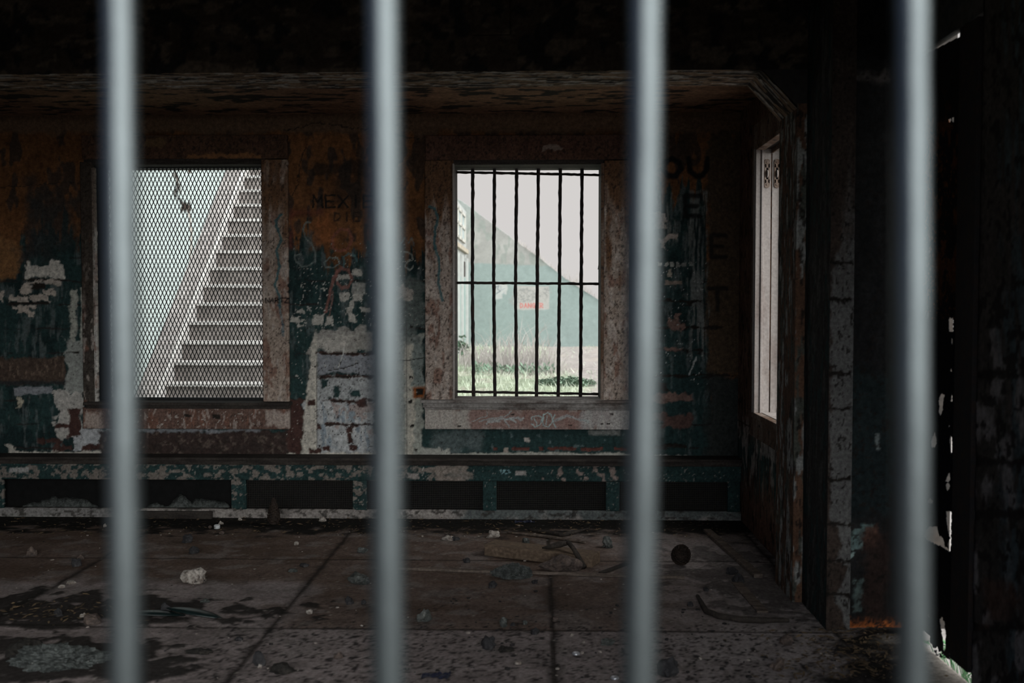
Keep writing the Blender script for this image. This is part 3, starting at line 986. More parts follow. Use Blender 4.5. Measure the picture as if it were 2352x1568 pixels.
def plinth_paint(x, y, P):
    p = Paint(x, y, (.30, .27, .25))
    p.vary(.5, 60, 12, 121)
    p.rect((.09, .11, .11), 1060, 1150, 1720, 1200, f=30, rag=30, a=.85)
    p.rect((.20, .2, .2), -60, 1150, 240, 1200, f=30, rag=20, a=.6)
    p.specks((.05, .045, .04), (-100, 1150, 1720, 1210), .42, sc=9, seed=123, st=(1.6, .8), a=.85)
    p.vary(.3, 6, 6, 125, 3)
    return p


vb = empty('vent_bench', (-1.0, YV, 0))
tag(vb, 'long low teal bench with dark vent openings running under both windows', 'bench')
VX0, VX1 = WB_X0, X_ALC


def vgrid(name, x0, x1, z0, z1, yf, fn, thick, res=.007):
    return as_child(grid(name, (x0, yf, z0), (1, 0, 0), (0, 0, 1), (0, -1, 0), x1 - x0, z1 - z0, res, fn, M_WOODP, thick=thick), vb)


zt = pv(1200, 1051).z
zr = pv(1200, 1067).z
zo = pv(1200, 1105).z
zp = pv(1200, 1173).z
as_child(MB().box(VX0, VX1, YV - .045, Y_BACK, zt - .018, zt, .005).box(VX0, VX1, YV - .03, Y_BACK, zr - .003, zt - .018, .006).build('cap_moulding', M_DARKWOOD), vb)
vgrid('rail', VX0, VX1, zo, zr, YV, vent_paint, .03)
vgrid('plinth', VX0, VX1, 0, zp, YV, plinth_paint, .05)
posts = [(-14, 6), (531, 564), (810, 842), (1109, 1140), (1392, 1423), (1672, 1700)]
for (p0, p1) in posts:
    vgrid('post', pv(p0, 1140).x, pv(p1, 1140).x, zp, zo, YV + .002, vent_paint, .03, .005)
as_child(MB().box(VX0, VX1, Y_BACK - .03, Y_BACK - .01, 0.0, zr).build('back_panel', M_VOID), vb)
# wire cloth behind the openings (the left one has lost its cloth)
for (p0, p1) in [(564, 810), (842, 1109), (1140, 1392), (1423, 1672)]:
    x0, x1 = pv(p0, 1140).x + .002, pv(p1, 1140).x - .002
    mb = MB()
    yy = YV + .035
    n = int((x1 - x0) / .011)
    for i in range(n + 1):
        xx = x0 + (x1 - x0) * i / n
        mb.box(xx - .0016, xx + .0016, yy - .001, yy + .001, zp, zo)
    n = int((zo - zp) / .011)
    for i in range(n + 1):
        zz = zp + (zo - zp) * i / n
        mb.box(x0, x1, yy - .003, yy - .001, zz - .0016, zz + .0016)
    as_child(mb.build('wire_cloth', M_MESHB), vb)


# dust drifted into the left opening
def drift(name, px0, px1, hmax, seed):
    x0, x1 = pv(px0, 1165).x, pv(px1, 1165).x
    mb = MB()
    n = 60
    prev = None
    for i in range(n + 1):
        t = i / n
        xx = x0 + (x1 - x0) * t
        h = hmax * (math.sin(math.pi * t) ** .7) * (.55 + .9 * mnoise.fractal(Vector((xx * 5, seed, 0)), 1, 2, 4))
        h = max(h, .004)
        ring = [Vector((xx, YV + .05, zp - .01)), Vector((xx, YV + .06, zp + h * .25)), Vector((xx, Y_BACK - .05, zp + h)), Vector((xx, Y_BACK - .032, zp - .01))]
        ring = [mb.bm.verts.new(v) for v in ring]
        if prev:
            for k in range(3):
                mb.bm.faces.new((prev[k], prev[k + 1], ring[k + 1], ring[k]))
        prev = ring
    o = mb.build(name, M_ASH, None, True)
    return o


tag(drift('dust_drift', 330, 520, .12, 3), 'grey dust heaped inside the left vent opening, right of the leftmost bar', 'dust', None, 'stuff')
tag(drift('dust_drift', 40, 215, .09, 8), 'grey dust heaped inside the vent opening by the left edge', 'dust', None, 'stuff')
# fallen strip of board below the left opening
p0, p1 = pv(318, 1180), pv(490, 1176)
tag(MB().box(p0.x, p1.x, YV - .035, YV - .012, 0.001, .05, .003).build('board', M_DARKWOOD), 'brown board lying against the bench plinth below the left opening', 'board')

# ================================================================== BAY SIDE WALL with window 3
YW0, YW1, ZW0, ZW1 = 4.80, 5.60, .715, 2.19


def bay_wall_paint(x, y, P):
    p = Paint(x, y, (.15, .09, .06))
    Z, Y = P[..., 2], P[..., 1]
    u, v = Y * 300, -Z * 300
    q = Paint(u, v, (.16, .095, .065))
    q.vary(.5, 40, 60, 131)
    m = sst(-.1, .1, (.56 - Z) + (fbm(u / 20, v / 30, 4, 133) - .5) * .12) * sst(-.1, .1, Z - .30 + (fbm(u / 9, v / 60, 4, 135) - .5) * .7)
    q.add((.05, .095, .09), m)
    q.add((.45, .40, .36), sst(.53, .58, fbm(u / 16, v / 34, 4, 137)) * sst(.68, .6, Z) * sst(.1, .45, Z + (fbm(u / 8, v / 20, 3, 138) - .5) * .3) * .8, .002)
    q.add((.40, .36, .33), sst(.49, .50, Z) * sst(.62, .61, Z) * sst(5.55, 5.5, Y) * .7, .002)
    q.add(DRK, sst(.006, .003, abs(Z - .61)) * .8, -.003)
    q.add((.19, .09, .06), sst(.35, .1, Z) * .7)
    q.specks(DRK, (0, -1200, 3000, 0), .38, sc=8, seed=139, st=(1, 2.4), a=.85)
    q.vary(.35, 6, 8, 141, 3)
    return q


wr = grid('wall_right', (X_ALC, Y_BEAM1 - .02, 0), (0, 1, 0), (0, 0, 1), (-1, 0, 0), Y_BACK + .2 - Y_BEAM1, Z_BAY + .1, .008, bay_wall_paint, M_WALL,
          keep=lambda x, y, c: ~((c[..., 1] > YW0) & (c[..., 1] < YW1) & (c[..., 2] > ZW0) & (c[..., 2] < ZW1)), thick=.25)
struct(wr, 'stained right wall of the back bay holding a narrow window', 'wall')

win3 = empty('window_3', (0, 0, 0))
struct(win3, 'narrow steeply seen side window at the right with pale sash tracks', 'window')
MB().box(X_ALC - .022, X_ALC + .01, YW1, YW1 + .13, ZW0 - .01, ZW1 + .01, .004).build('casing_board', M_CASING, win3)
MB().box(X_ALC - .03, X_ALC + .0, YW1 - .012, YW1 + .012, ZW0, ZW1, .004).box(X_ALC - .034, X_ALC - .02, YW1 + .02, YW1 + .034, ZW0, ZW1, .003).build('casing_moulding', M_PALEWOOD, win3)
MB().box(X_ALC - .022, X_ALC + .01, YW0 - .1, YW1 + .13, ZW1 + .01, ZW1 + .14, .004).build('head_casing', M_CASING, win3)
MB().box(X_ALC - .03, X_ALC + .02, YW0 - .1, YW1 + .01, ZW1 - .012, ZW1 + .012, .004).build('head_moulding', M_CASING, win3)
MB().box(X_ALC - .03, X_ALC + .012, YW0 - .1, YW1 + .14, ZW0 - .03, ZW0 + .002, .005).build('sill', M_CASING, win3)
MB().box(X_ALC + .012, X_ALC + .27, YW0 - .03, YW1 + .02, ZW0 - .03, ZW0 + .004, .003).build('sill_board', M_PALEWOOD, win3)
MB().box(X_ALC - .022, X_ALC + .01, YW0 - .08, YW1 + .12, ZW0 - .14, ZW0 - .03, .004).build('apron', M_CASING, win3)
# sash tracks on the far jamb, each with a pulley plate near the top
MB().box(X_ALC + .0, X_ALC + .012, YW1 - .02, YW1 + .01, ZW0, ZW1, .002).build('stop_bead', M_PALEWOOD, win3)
for (xa, xb) in [(X_ALC + .012, X_ALC + .055), (X_ALC + .062, X_ALC + .112)]:
    tr = MB().box(xa, xb, YW1 - .004, YW1 + .03, ZW0, ZW1, .001).build('sash_track', M_PALEWOOD, win3)
    xm = (xa + xb) / 2
    pl = MB()
    z0, z1 = 1.972, 2.125
    pl.box(xm - .015, xm - .006, YW1 - .009, YW1 - .003, z0 + .012, z1 - .012)
    pl.box(xm + .006, xm + .015, YW1 - .009, YW1 - .003, z0 + .012, z1 - .012)
    pl.box(xm - .015, xm + .015, YW1 - .009, YW1 - .003, z0 + .01, z0 + .045, .002)
    pl.box(xm - .015, xm + .015, YW1 - .009, YW1 - .003, z1 - .045, z1 - .01, .002)
    pl.tube([(xm, YW1 - .0095, z0 + .012), (xm, YW1 - .003, z0 + .012)], .0155, 16)
    pl.tube([(xm, YW1 - .0095, z1 - .012), (xm, YW1 - .003, z1 - .012)], .0155, 16)
    pl.tube([(xm, YW1 - .013, z0 + .016), (xm, YW1 - .008, z0 + .016)], .006, 10)
    pl.tube([(xm, YW1 - .013, z1 - .016), (xm, YW1 - .008, z1 - .016)], .006, 10)
    pp = pl.build('pulley_plate', M_CASING, tr)
    MB().box(xm - .0058, xm + .0058, YW1 - .006, YW1 - .0042, z0 + .044, z1 - .044).build('pulley_slot', M_VOID, tr)
    MB().tube([(xm - .003, YW1 - .0055, z0 + .075), (xm + .003, YW1 - .0055, z0 + .075)], .021, 20).build('pulley_wheel', M_PALEWOOD, tr, True)
MB().box(X_ALC + .055, X_ALC + .062, YW1 + .012, YW1 + .03, ZW0, ZW1).build('parting_groove', M_VOID, win3)
MB().box(X_ALC + .112, X_ALC + .25, YW1 - .02, YW1 + .03, ZW0, ZW1).build('jamb', M_PALEWOOD, win3)
MB().box(X_ALC + .0, X_ALC + .25, YW0 - .03, YW0 + .004, ZW0, ZW1).build('jamb', M_DARKWOOD, win3)
MB().box(X_ALC + .0, X_ALC + .25, YW0, YW1, ZW1 - .004, ZW1 + .03).build('head_lining', M_DARKWOOD, win3)
MB().box(X_ALC + .055, X_ALC + .062, YW0, YW1, ZW1 - .03, ZW1 - .004).build('parting_bead', M_CASING, win3)


# ================================================================== BEAM, POSTS, RETURN WALL
def beam_paint(x, y, P):
    p = Paint(P[..., 0] * 370, P[..., 2] * 370, (.05, .036, .026))
    p.vary(.5, 70, 20, 151)
    p.specks((.10, .075, .055), (-2000, 0, 900, 1400), .42, sc=18, seed=153, st=(2.2, .8))
    p.specks((.02, .018, .017), (-2000, 0, 900, 1400), .44, sc=26, seed=155)
    p.vary(.3, 6, 6, 157, 3)
    return p


def soffit_paint(x, y, P):
    p = Paint(P[..., 0] * 370, P[..., 1] * 370, (.24, .165, .11))
    p.vary(.4, 70, 14, 161)
    p.specks((.40, .37, .34), (-2000, 1000, 900, 2000), .45, sc=12, seed=163, st=(3, .6), h=-.002)
    p.specks((.025, .02, .018), (-2000, 1000, 900, 2000), .44, sc=10, seed=165, st=(3, .6), h=.003)
    p.vary(.3, 6, 6, 167, 3)
    return p


BX1 = 1.13
HX0, HZ0 = .975, 2.176
beam = empty('header_beam', (0, Y_BEAM0, Z_BEAM))
struct(beam, 'dark plastered header beam with an angled right corner across the bay', 'beam')
as_child(grid('beam_face', (X_LEFT, Y_BEAM0, Z_BEAM), (1, 0, 0), (0, 0, 1), (0, -1, 0), BX1 + .3 - X_LEFT, Z_CEIL - Z_BEAM, .012, beam_paint, M_WALL), beam)
as_child(grid('soffit', (X_LEFT, Y_BEAM0, Z_BEAM), (1, 0, 0), (0, 1, 0), (0, 0, -1), HX0 - X_LEFT, Y_BEAM1 - Y_BEAM0, .01, soffit_paint, M_WALL), beam)
dvec = Vector((BX1 - HX0, 0, HZ0 - Z_BEAM))
dl = dvec.length
as_child(grid('angled_soffit', (HX0, Y_BEAM0, Z_BEAM), tuple(dvec / dl), (0, 1, 0), (-.7, 0, -.7), dl, Y_BEAM1 - Y_BEAM0, .008, soffit_paint, M_WALL), beam)
as_child(MB().prism([(HX0, Z_BEAM + .002), (BX1 + .01, HZ0), (BX1 + .01, Z_BEAM + .002)], 'y', Y_BEAM0 + .002, Y_BEAM1).build('corner_bracket', M_CEIL), beam)
as_child(MB().box(X_LEFT, BX1 + .3, Y_BEAM0 + .004, Y_BEAM1, Z_BEAM + .004, Z_CEIL).build('beam_core', M_CEIL), beam)
# a small raised panel on the beam
q0, q1 = onY(1086, 82, Y_BEAM0), onY(1172, -30, Y_BEAM0)
as_child(grid('beam_plate', (q0.x, Y_BEAM0 - .025, q0.z), (1, 0, 0), (0, 0, 1), (0, -1, 0), q1.x - q0.x, q1.z - q0.z, .008, beam_paint, M_WALL, thick=.025), beam)


def post_paint(seed, base, lay, thr, hue2=TEAL):
    def fn(x, y, P):
        u = (P[..., 0] + P[..., 1]) * 420
        v = -P[..., 2] * 420
        p = Paint(u, v, base)
        p.vary(.5, 30, 120, seed)
        box = (u.min() - 80, v.min() - 80, u.max() + 80, v.max() + 80)
        p.specks(hue2, box, .45, sc=16, seed=seed + 2, st=(.7, 2.5))
        p.specks(lay, box, thr, sc=20, seed=seed + 4, st=(.55, 2.6), h=.002)
        p.specks(DRK, box, .36, sc=9, seed=seed + 6, st=(.6, 2), a=.9)
        p.vary(.35, 5, 10, seed + 8, 3)
        return p
    return fn


pil = empty('pilaster', (BX1, Y_BEAM0, 0))
struct(pil, 'flaked narrow pilaster carrying the right end of the header beam', 'post')
fnp = post_paint(171, (.12, .065, .04), (.29, .29, .27), .43, (.08, .085, .07))
as_child(grid('side_face', (BX1, Y_BEAM0, 0), (0, 1, 0), (0, 0, 1), (-1, 0, 0), Y_BEAM1 - Y_BEAM0, HZ0 + .02, .007, fnp, M_WOODP), pil)
as_child(grid('front_face', (BX1, Y_BEAM0, 0), (1, 0, 0), (0, 0, 1), (0, -1, 0), .1, HZ0 + .02, .007, fnp, M_WOODP), pil)
as_child(MB().box(BX1 + .003, X_RIGHT + .2, Y_BEAM0 + .003, Y_BEAM1 - .002, 0, Z_CEIL).build('core', M_CEIL), pil)

PX2 = 1.172
YR = 4.03
stub = empty('corner_post', (PX2, YR, 0))
struct(stub, 'square corner post with a pale flaking strip of old paint', 'post')
as_child(grid('side_face', (PX2, YR, 0), (0, 1, 0), (0, 0, 1), (-1, 0, 0), Y_BEAM0 - YR, Z_CEIL, .01, post_paint(181, (.035, .035, .033), (.07, .07, .064), .40), M_WOODP), stub)


def strip_paint(x, y, P):
    p = Paint(x, y, (.055, .04, .032))
    p.vary(.4, 20, 60, 191)
    pale_coat = (.15, .147, .14)  # pale grey flaking coat on the lower post
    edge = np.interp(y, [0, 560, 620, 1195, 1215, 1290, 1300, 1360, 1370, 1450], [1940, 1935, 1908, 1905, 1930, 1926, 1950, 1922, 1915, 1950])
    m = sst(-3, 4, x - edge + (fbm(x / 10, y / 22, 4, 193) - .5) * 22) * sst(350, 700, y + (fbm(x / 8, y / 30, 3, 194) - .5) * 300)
    p.add(pale_coat, m, .002)
    for yy in (602, 688, 858, 940, 1100, 1205, 1290, 1365):
        p.rect(DRK, 1895, yy - 4, 1955, yy + 4, f=3, rag=6, ns=9, h=-.003)
    p.specks(DRK, (1890, 100, 1960, 1460), .34, sc=7, seed=195, st=(.7, 1.6), a=.9)
    p.vary(.3, 5, 9, 197, 3)
    return p


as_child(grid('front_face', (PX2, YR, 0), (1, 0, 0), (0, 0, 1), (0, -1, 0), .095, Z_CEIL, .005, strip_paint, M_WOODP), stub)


def return_paint(x, y, P):
    p = Paint(x, y, (.018, .018, .018))
    p.vary(.4, 25, 60, 201)
    p.rect((.018, .03, .031), 1945, 850, 2060, 1180, f=40, rag=30, a=.8)
    p.rect((.15, .22, .21), 1952, 1215, 1985, 1262, f=4, rag=12, ns=16, h=.002)
    p.rect((.13, .2, .19), 1985, 1205, 2008, 1222, f=6, rag=10, ns=12, h=.002)
    p.rect((.30, .40, .38), 1952, 1268, 1964, 1280, f=3, rag=5, ns=8, h=.002)
    p.rect((.11, .15, .14), 1962, 1330, 1978, 1400, f=6, rag=8, ns=14)
    p.rect((.13, .065, .045), 1988, 1205, 2018, 1250, f=10, rag=14, ns=18, a=.9)
    p.rect((.045, .026, .02), 1975, 1230, 2040, 1440, f=30, rag=30, a=.8)
    n = (fbm(x / 10, y / 10, 4, 203) - .5) * 34
    p.add((.6, .17, .04), sst(1412, 1447, y + n) * sst(.35, .55, fbm(x / 4, y / 4, 3, 205) + sst(1430, 1450, y) * .3))
    p.rect((.22, .25, .24), 2012, 995, 2019, 1030, f=4, rag=4, ns=8)
    p.rect((.16, .14, .13), 1950, 165, 2040, 185, f=14, rag=12, a=.6)
    p.specks(DRK, (1940, 0, 2080, 1460), .36, sc=9, seed=207, a=.8)
    p.vary(.3, 5, 7, 209, 3)
    return p


wret = grid('wall_right_return', (PX2 + .095, YR + .025, 0), (1, 0, 0), (0, 0, 1), (0, -1, 0), X_RIGHT + .1 - PX2 - .095, Z_CEIL, .006, return_paint, M_WALL, thick=.1)
struct(wret, 'dark narrow return wall rusted orange along its foot', 'wall')
as_child(MB().box(PX2 + .003, X_RIGHT + .2, YR + .03, Y_BEAM0 + .002, 0, Z_CEIL).build('core', M_CEIL), stub)

# ================================================================== FRONT RIGHT WALL, DOOR
YD0, YD1, ZD = 3.375, 4.03, 2.29


def right_front_paint(x, y, P):
    p = Paint(x, y, (.07, .06, .05))
    p.vary(.4, 30, 120, 221)
    n = fbm(x / 26, y / 90, 5, 223)
    p.add((.26, .235, .215), sst(.47, .58, n) * sst(600, 900, y + (fbm(x / 30, y / 90, 3, 224) - .5) * 500), .002)
    p.add((.08, .12, .125), sst(2280, 2340, x + (fbm(x / 20, y / 60, 3, 225) - .5) * 90) * sst(.42, .6, fbm(x / 8, y / 90, 4, 227)) * .8)
    p.specks(DRK, (2200, -500, 3400, 2600), .42, sc=14, seed=229, st=(.8, 1.8), a=.9)
    for yy in (860, 1060, 1180, 1440):
        p.rect(DRK, 2225, yy - 8, 2420, yy + 8, f=6, rag=12, ns=20, a=.9, h=-.003)
    p.rect((.15, .08, .05), 2260, 1340, 2330, 1430, f=30, rag=26, a=.5)
    p.vary(.3, 5, 9, 231, 3)
    return p


wrf = grid('wall_right_front', (X_RIGHT, 2.2, 0), (0, 1, 0), (0, 0, 1), (-1, 0, 0), YD0 - 2.2, Z_CEIL, .008, right_front_paint, M_WALL, thick=.2)
struct(wrf, 'streaked dark grey plaster wall along the right edge', 'wall')
wr2 = MB().box(X_RIGHT, X_RIGHT + .2, .45, 2.21, 0, Z_CEIL).box(X_RIGHT + .0, X_RIGHT + .03, YD0 - .01, YD1 + .1, ZD, Z_CEIL).build('wall_right_near', M_PLAIN)
struct(wr2, 'plain right wall nearer the bars and above the rusted door', 'wall')

door = empty('door_1', (X_RIGHT, YD0, 0))
struct(door, 'corroded sheet iron door at the right, daylight showing through rust holes', 'door')
XS = X_RIGHT + .025
HOLES = [
    [(2126, 729), (2128, 719), (2133, 716), (2135, 722), (2132, 731)],
    [(2178, 736), (2181, 731), (2189, 730), (2189, 759), (2184, 763), (2179, 760)],
    [(2119, 850), (2121, 838), (2124, 845), (2123, 855)],
    [(2182, 852), (2184, 846), (2187, 850), (2186, 855)],
    [(2185, 775), (2187, 780), (2187, 792), (2185, 790)],
    [(2154, 920), (2160, 905), (2163, 902), (2169, 908), (2166, 924), (2165, 942), (2160, 957), (2155, 944), (2157, 930)],
    [(2183, 915), (2185, 903), (2187, 912), (2186, 924), (2182, 922)],
    [(2113, 968), (2115, 955), (2121, 952), (2119, 972)],
    [(2137, 1020), (2142, 1000), (2148, 989), (2150, 1003), (2152, 1016), (2146, 1028), (2140, 1028)],
    [(2180, 1008), (2183, 1000), (2186, 1004), (2187, 1038), (2184, 1043)],
    [(2179, 975), (2181, 972), (2181, 981), (2178, 981)],
    [(2171, 1105), (2176, 1090), (2181, 1084), (2183, 1102), (2178, 1108)],
    [(2172, 1110), (2180, 1109), (2182, 1118), (2176, 1128), (2172, 1120)],
    [(2131, 1152), (2137, 1143), (2140, 1146), (2144, 1150), (2141, 1154)],
    [(2121, 1228), (2133, 1208), (2152, 1208), (2157, 1230), (2165, 1233), (2170, 1253), (2177, 1259), (2177, 1245), (2181, 1235), (2177, 1222), (2174, 1200), (2172, 1172), (2185, 1176), (2184, 1262), (2182, 1268), (2160, 1254), (2134, 1243)],
    [(2158, 1420), (2163, 1414), (2169, 1430), (2172, 1450), (2171, 1490), (2167, 1498), (2164, 1470), (2161, 1448)],
    [(2131, 1411), (2134, 1408), (2137, 1416), (2134, 1419)],
    [(2117, 1445), (2125, 1448), (2137, 1462), (2136, 1484), (2126, 1500), (2110, 1520), (2090, 1520), (2100, 1460)],
    [(2148, 1488), (2153, 1482), (2156, 1500), (2152, 1507)],
    [(2178, 274), (2182, 271), (2185, 276), (2181, 281)], [(2186, 272), (2191, 271), (2191, 278), (2187, 279)],
    [(2104, 300), (2107, 294), (2113, 298), (2115, 304), (2106, 308)], [(2116, 368), (2119, 366), (2119, 371)],
    [(2131, 576), (2134, 570), (2138, 575), (2136, 582)], [(2127, 660), (2130, 655), (2131, 664)],
]


def inside(x, y, poly):
    r = np.zeros(x.shape, bool)
    n = len(poly)
    for i in range(n):
        x0, y0 = poly[i]
        x1, y1 = poly[(i + 1) % n]
        c = ((y0 > y) != (y1 > y)) & (x < (x1 - x0) * (y - y0) / (y1 - y0 + 1e-12) + x0)
        r ^= c
    return r


def sheet_keep(x, y, c):
    xx = x + (fbm(x / 5, y / 5, 3, 241) - .5) * 3
    yy = y + (fbm(x / 5, y / 5, 3, 243) - .5) * 8
    h = np.zeros(x.shape, bool)
    for poly in HOLES:
        h |= inside(xx, yy, poly)
    # ragged rotten foot
    foot = np.interp(x, [2050, 2137, 2150, 2160, 2175, 2185, 2200, 2212, 2240], [1478, 1466, 1500, 1500, 1508, 1500, 1522, 1540, 1570])
    h |= y > foot + (fbm(x / 7, y / 9, 3, 245) - .5) * 34
    # daylight slot above the sheet
    top = np.interp(x, [2050, 2110, 2120, 2207], [-900, -900, 3, 11])
    edge = 125 - (x - 2118) * 53 / 89
    h |= (y < edge + top) & (x < 2207) & (x > 2118)
    return ~h


def sheet_paint(x, y, P):
    p = Paint(x, y, (.02, .018, .017))
    n = fbm(x / 12, y / 40, 5, 247)
    p.add((.16, .055, .018), sst(.50, .62, n) * sst(180, 330, y) * sst(760, 560, y + (fbm(x / 10, y / 30, 3, 249) - .5) * 200))
    p.specks((.2, .07, .02), (2040, 320, 2190, 720), .36, sc=5, seed=251, st=(.6, 1.6))
    p.add((.012, .012, .013), sst(700, 800, y))
    p.vary(.4, 5, 10, 253, 3)
    return p


sheet = as_child(grid('iron_sheet', (XS, 3.49, 0.0), (0, 1, 0), (0, 0, 1), (-1, 0, 0), YD1 - 3.49, ZD - .001, .0032, sheet_paint, M_RUSTSHEET, keep=sheet_keep, thick=.003), door)
as_child(MB().box(X_RIGHT - .015, X_RIGHT + .05, YD0 + .005, 3.525, 0.07, ZD - .012, .004).build('stile', M_RUSTSHEET if False else M_IRON), door)
as_child(MB().box(XS + .004, XS + .03, 3.5, YD1, 1.0, 1.045).build('rear_batten', M_IRON), door)

# ================================================================== CEILING, OTHER WALLS
o = MB().box(X_LEFT - .2, X_RIGHT + .2, .45, Y_BACK + .24, Z_CEIL, Z_CEIL + .15).build('ceiling', M_CEIL)
struct(o, 'dark plaster ceiling of the front room', 'ceiling')


def bayceil_paint(x, y, P):
    p = Paint(P[..., 0] * 370, P[..., 1] * 370, (.26, .15, .095))
    p.vary(.45, 90, 30, 261)
    p.specks((.035, .028, .024), (-2000, 1000, 900, 3000), .44, sc=22, seed=263, st=(2, .8))
    p.vary(.3, 7, 7, 265, 3)
    return p


o = grid('ceiling_bay', (X_LEFT, Y_BEAM1 - .01, Z_BAY), (1, 0, 0), (0, 1, 0), (0, 0, -1), X_ALC + .02 - X_LEFT, Y_BACK - Y_BEAM1 + .02, .016, bayceil_paint, M_WALL, thick=.05)
struct(o, 'stained ceiling of the back bay', 'ceiling')
o = MB().box(X_LEFT - .2, X_LEFT, .45, Y_BACK + .2, 0, Z_CEIL).build('wall_left', M_PLAIN)
struct(o, 'left wall of the room', 'wall')
mb = MB()
mb.box(X_LEFT - .2, OPEN_X0, .5, .74, -.1, Z_CEIL).box(OPEN_X1, X_RIGHT + .2, .5, .74, -.1, Z_CEIL)
mb.box(OPEN_X0, OPEN_X1, .5, .74, -.1, OPEN_Z0).box(OPEN_X0, OPEN_X1, .5, .74, OPEN_Z1, Z_CEIL)
o = mb.build('wall_front', M_PLAIN)
struct(o, 'front wall with the wide opening the bars stand in', 'wall')

# ================================================================== FLOOR
JX = [-2.27, -1.09, .062, 1.2]
JY = [4.0, 5.10]


def floor_paint(x, y, P):
    X, Y = P[..., 0], P[..., 1]
    u, v = X * 400, Y * 400
    p = Paint(u, v, (.285, .24, .232))
    p.vary(.3, 120, 60, 271)
    # browner, dirtier slabs further in, with the shadow line painted in
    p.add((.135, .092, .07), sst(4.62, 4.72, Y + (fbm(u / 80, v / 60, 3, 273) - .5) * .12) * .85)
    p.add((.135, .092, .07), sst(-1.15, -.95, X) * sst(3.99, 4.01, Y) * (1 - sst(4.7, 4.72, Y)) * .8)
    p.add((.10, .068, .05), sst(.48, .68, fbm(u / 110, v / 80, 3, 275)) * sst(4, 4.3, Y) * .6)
    p.add((.36, .32, .315), sst(.05, 1.1, X + (fbm(u / 50, v / 40, 4, 274) - .5) * .5) * sst(6.0, 5.2, Y) * .8)  # paler towards the right, in place of extra light there
    p.add((.25, .22, .21), sst(.55, .7, fbm(u / 60, v / 40, 3, 277)) * .5)
    p.add((.055, .042, .036), sst(.53, .6, fbm(u / 22, v / 26, 4, 279)) * .28)
    # joints
    for jx in JX:
        d = abs(X - jx + (fbm(u / 20, v / 40, 3, 281) - .5) * .012)
        p.add(DRK, sst(.016, .004, d) * .85, -.004)
        p.add((.035, .03, .027), sst(.05, .01, d) * .5 * sst(.4, .6, fbm(u / 30, v / 40, 3, 283)))
    for jy in JY:
        d = abs(Y - jy + (fbm(u / 40, v / 20, 3, 285) - .5) * .010)
        p.add(DRK, sst(.012, .004, d) * .8, -.003)
    # soil: along the back, lower left, lower right
    n = (fbm(u / 40, v / 30, 5, 287) - .5)
    soil = sst(5.62, 5.78, Y + n * .55)
    soil = np.maximum(soil, sst(.12, -.05, np.hypot((X + 2.35) / 1.1, (Y - 4.2) / .22) - 1 + n * 2.2) * .9)
    soil = np.maximum(soil, sst(.12, -.05, np.hypot((X + 1.75) / .55, (Y - 3.6) / .22) - 1 + n * 2.0) * .9)
    soil = np.maximum(soil, sst(-.05, .12, (X - .95) * 1.1 - (Y - 3.3) * .35 + n * .55) * sst(4.7, 4.35, Y + n * .2) * sst(3.2, 3.4, Y) * .95)
    soil = np.maximum(soil, sst(.1, -.1, np.hypot((X - 1.0) / .3, (Y - 4.75) / .5) - 1 + n * 3) * .55)
    p.add((.022, .02, .018), soil, .006)
    p.specks((.028, .025, .024), (-3000, 0, 3000, 1750), .27, sc=5, seed=289, a=.9)
    p.specks((.028, .025, .024), (-500, 0, 3000, 1640), .36, sc=7, seed=291, a=.9)
    p.specks((.028, .025, .024), (-500, 0, 3000, 1600), .30, sc=10, seed=292, a=.85)
    p.specks((.34, .31, .28), (-3000, 0, 3000, 4000), .20, sc=3, seed=293)
    # pale threshold by the door
    p.add((.30, .27, .24), sst(1.30, 1.42, X + n * .12) * sst(4.0, 3.95, Y) * .9, .002)
    p.vary(.25, 6, 6, 295, 3)
    return p


floor = empty('floor', (0, 0, 0))
struct(floor, 'dirty concrete floor cut into large square slabs', 'floor')
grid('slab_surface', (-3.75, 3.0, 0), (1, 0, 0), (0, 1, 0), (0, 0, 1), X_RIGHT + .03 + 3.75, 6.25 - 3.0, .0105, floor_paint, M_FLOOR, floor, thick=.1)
MB().box(X_LEFT, X_RIGHT + .03, .5, 3.0, -.1, -.001).box(X_LEFT, -3.74, 2.99, 6.25, -.1, -.001).build('slab_rest', M_PLAIN, floor)

# ================================================================== FOREGROUND BARS
BARLAB = ['blurred grey iron bar nearest the left edge, in front of the mesh window',
          'blurred grey iron bar standing between the two windows, second from the left',
          'blurred grey iron bar just right of the barred window, third from the left',
          'blurred grey iron bar nearest the right edge, beside the rusted door']
for i, (xt, xb) in enumerate([(273, 289), (880, 893), (1483, 1468), (2093, 2095)]):
    a, b = onY(xt, 0, Y_BARS), onY(xb, 1568, Y_BARS)
    d = (b - a) / (b.z - a.z)
    pts, rad = [], []
    for k in range(81):
        z = OPEN_Z0 - .06 + (OPEN_Z1 + .12 - OPEN_Z0) * k / 80
        q = a + d * (z - a.z)
        pts.append(q + Vector((random.uniform(-1, 1), random.uniform(-1, 1), 0)) * .00025)
        rad.append(.0102 * random.uniform(.985, 1.02))
    o = MB().tube(pts, rad, 24).build('iron_bar', M_BAR, None, True)
    tag(o, BARLAB[i], 'bar', 'foreground window bars')


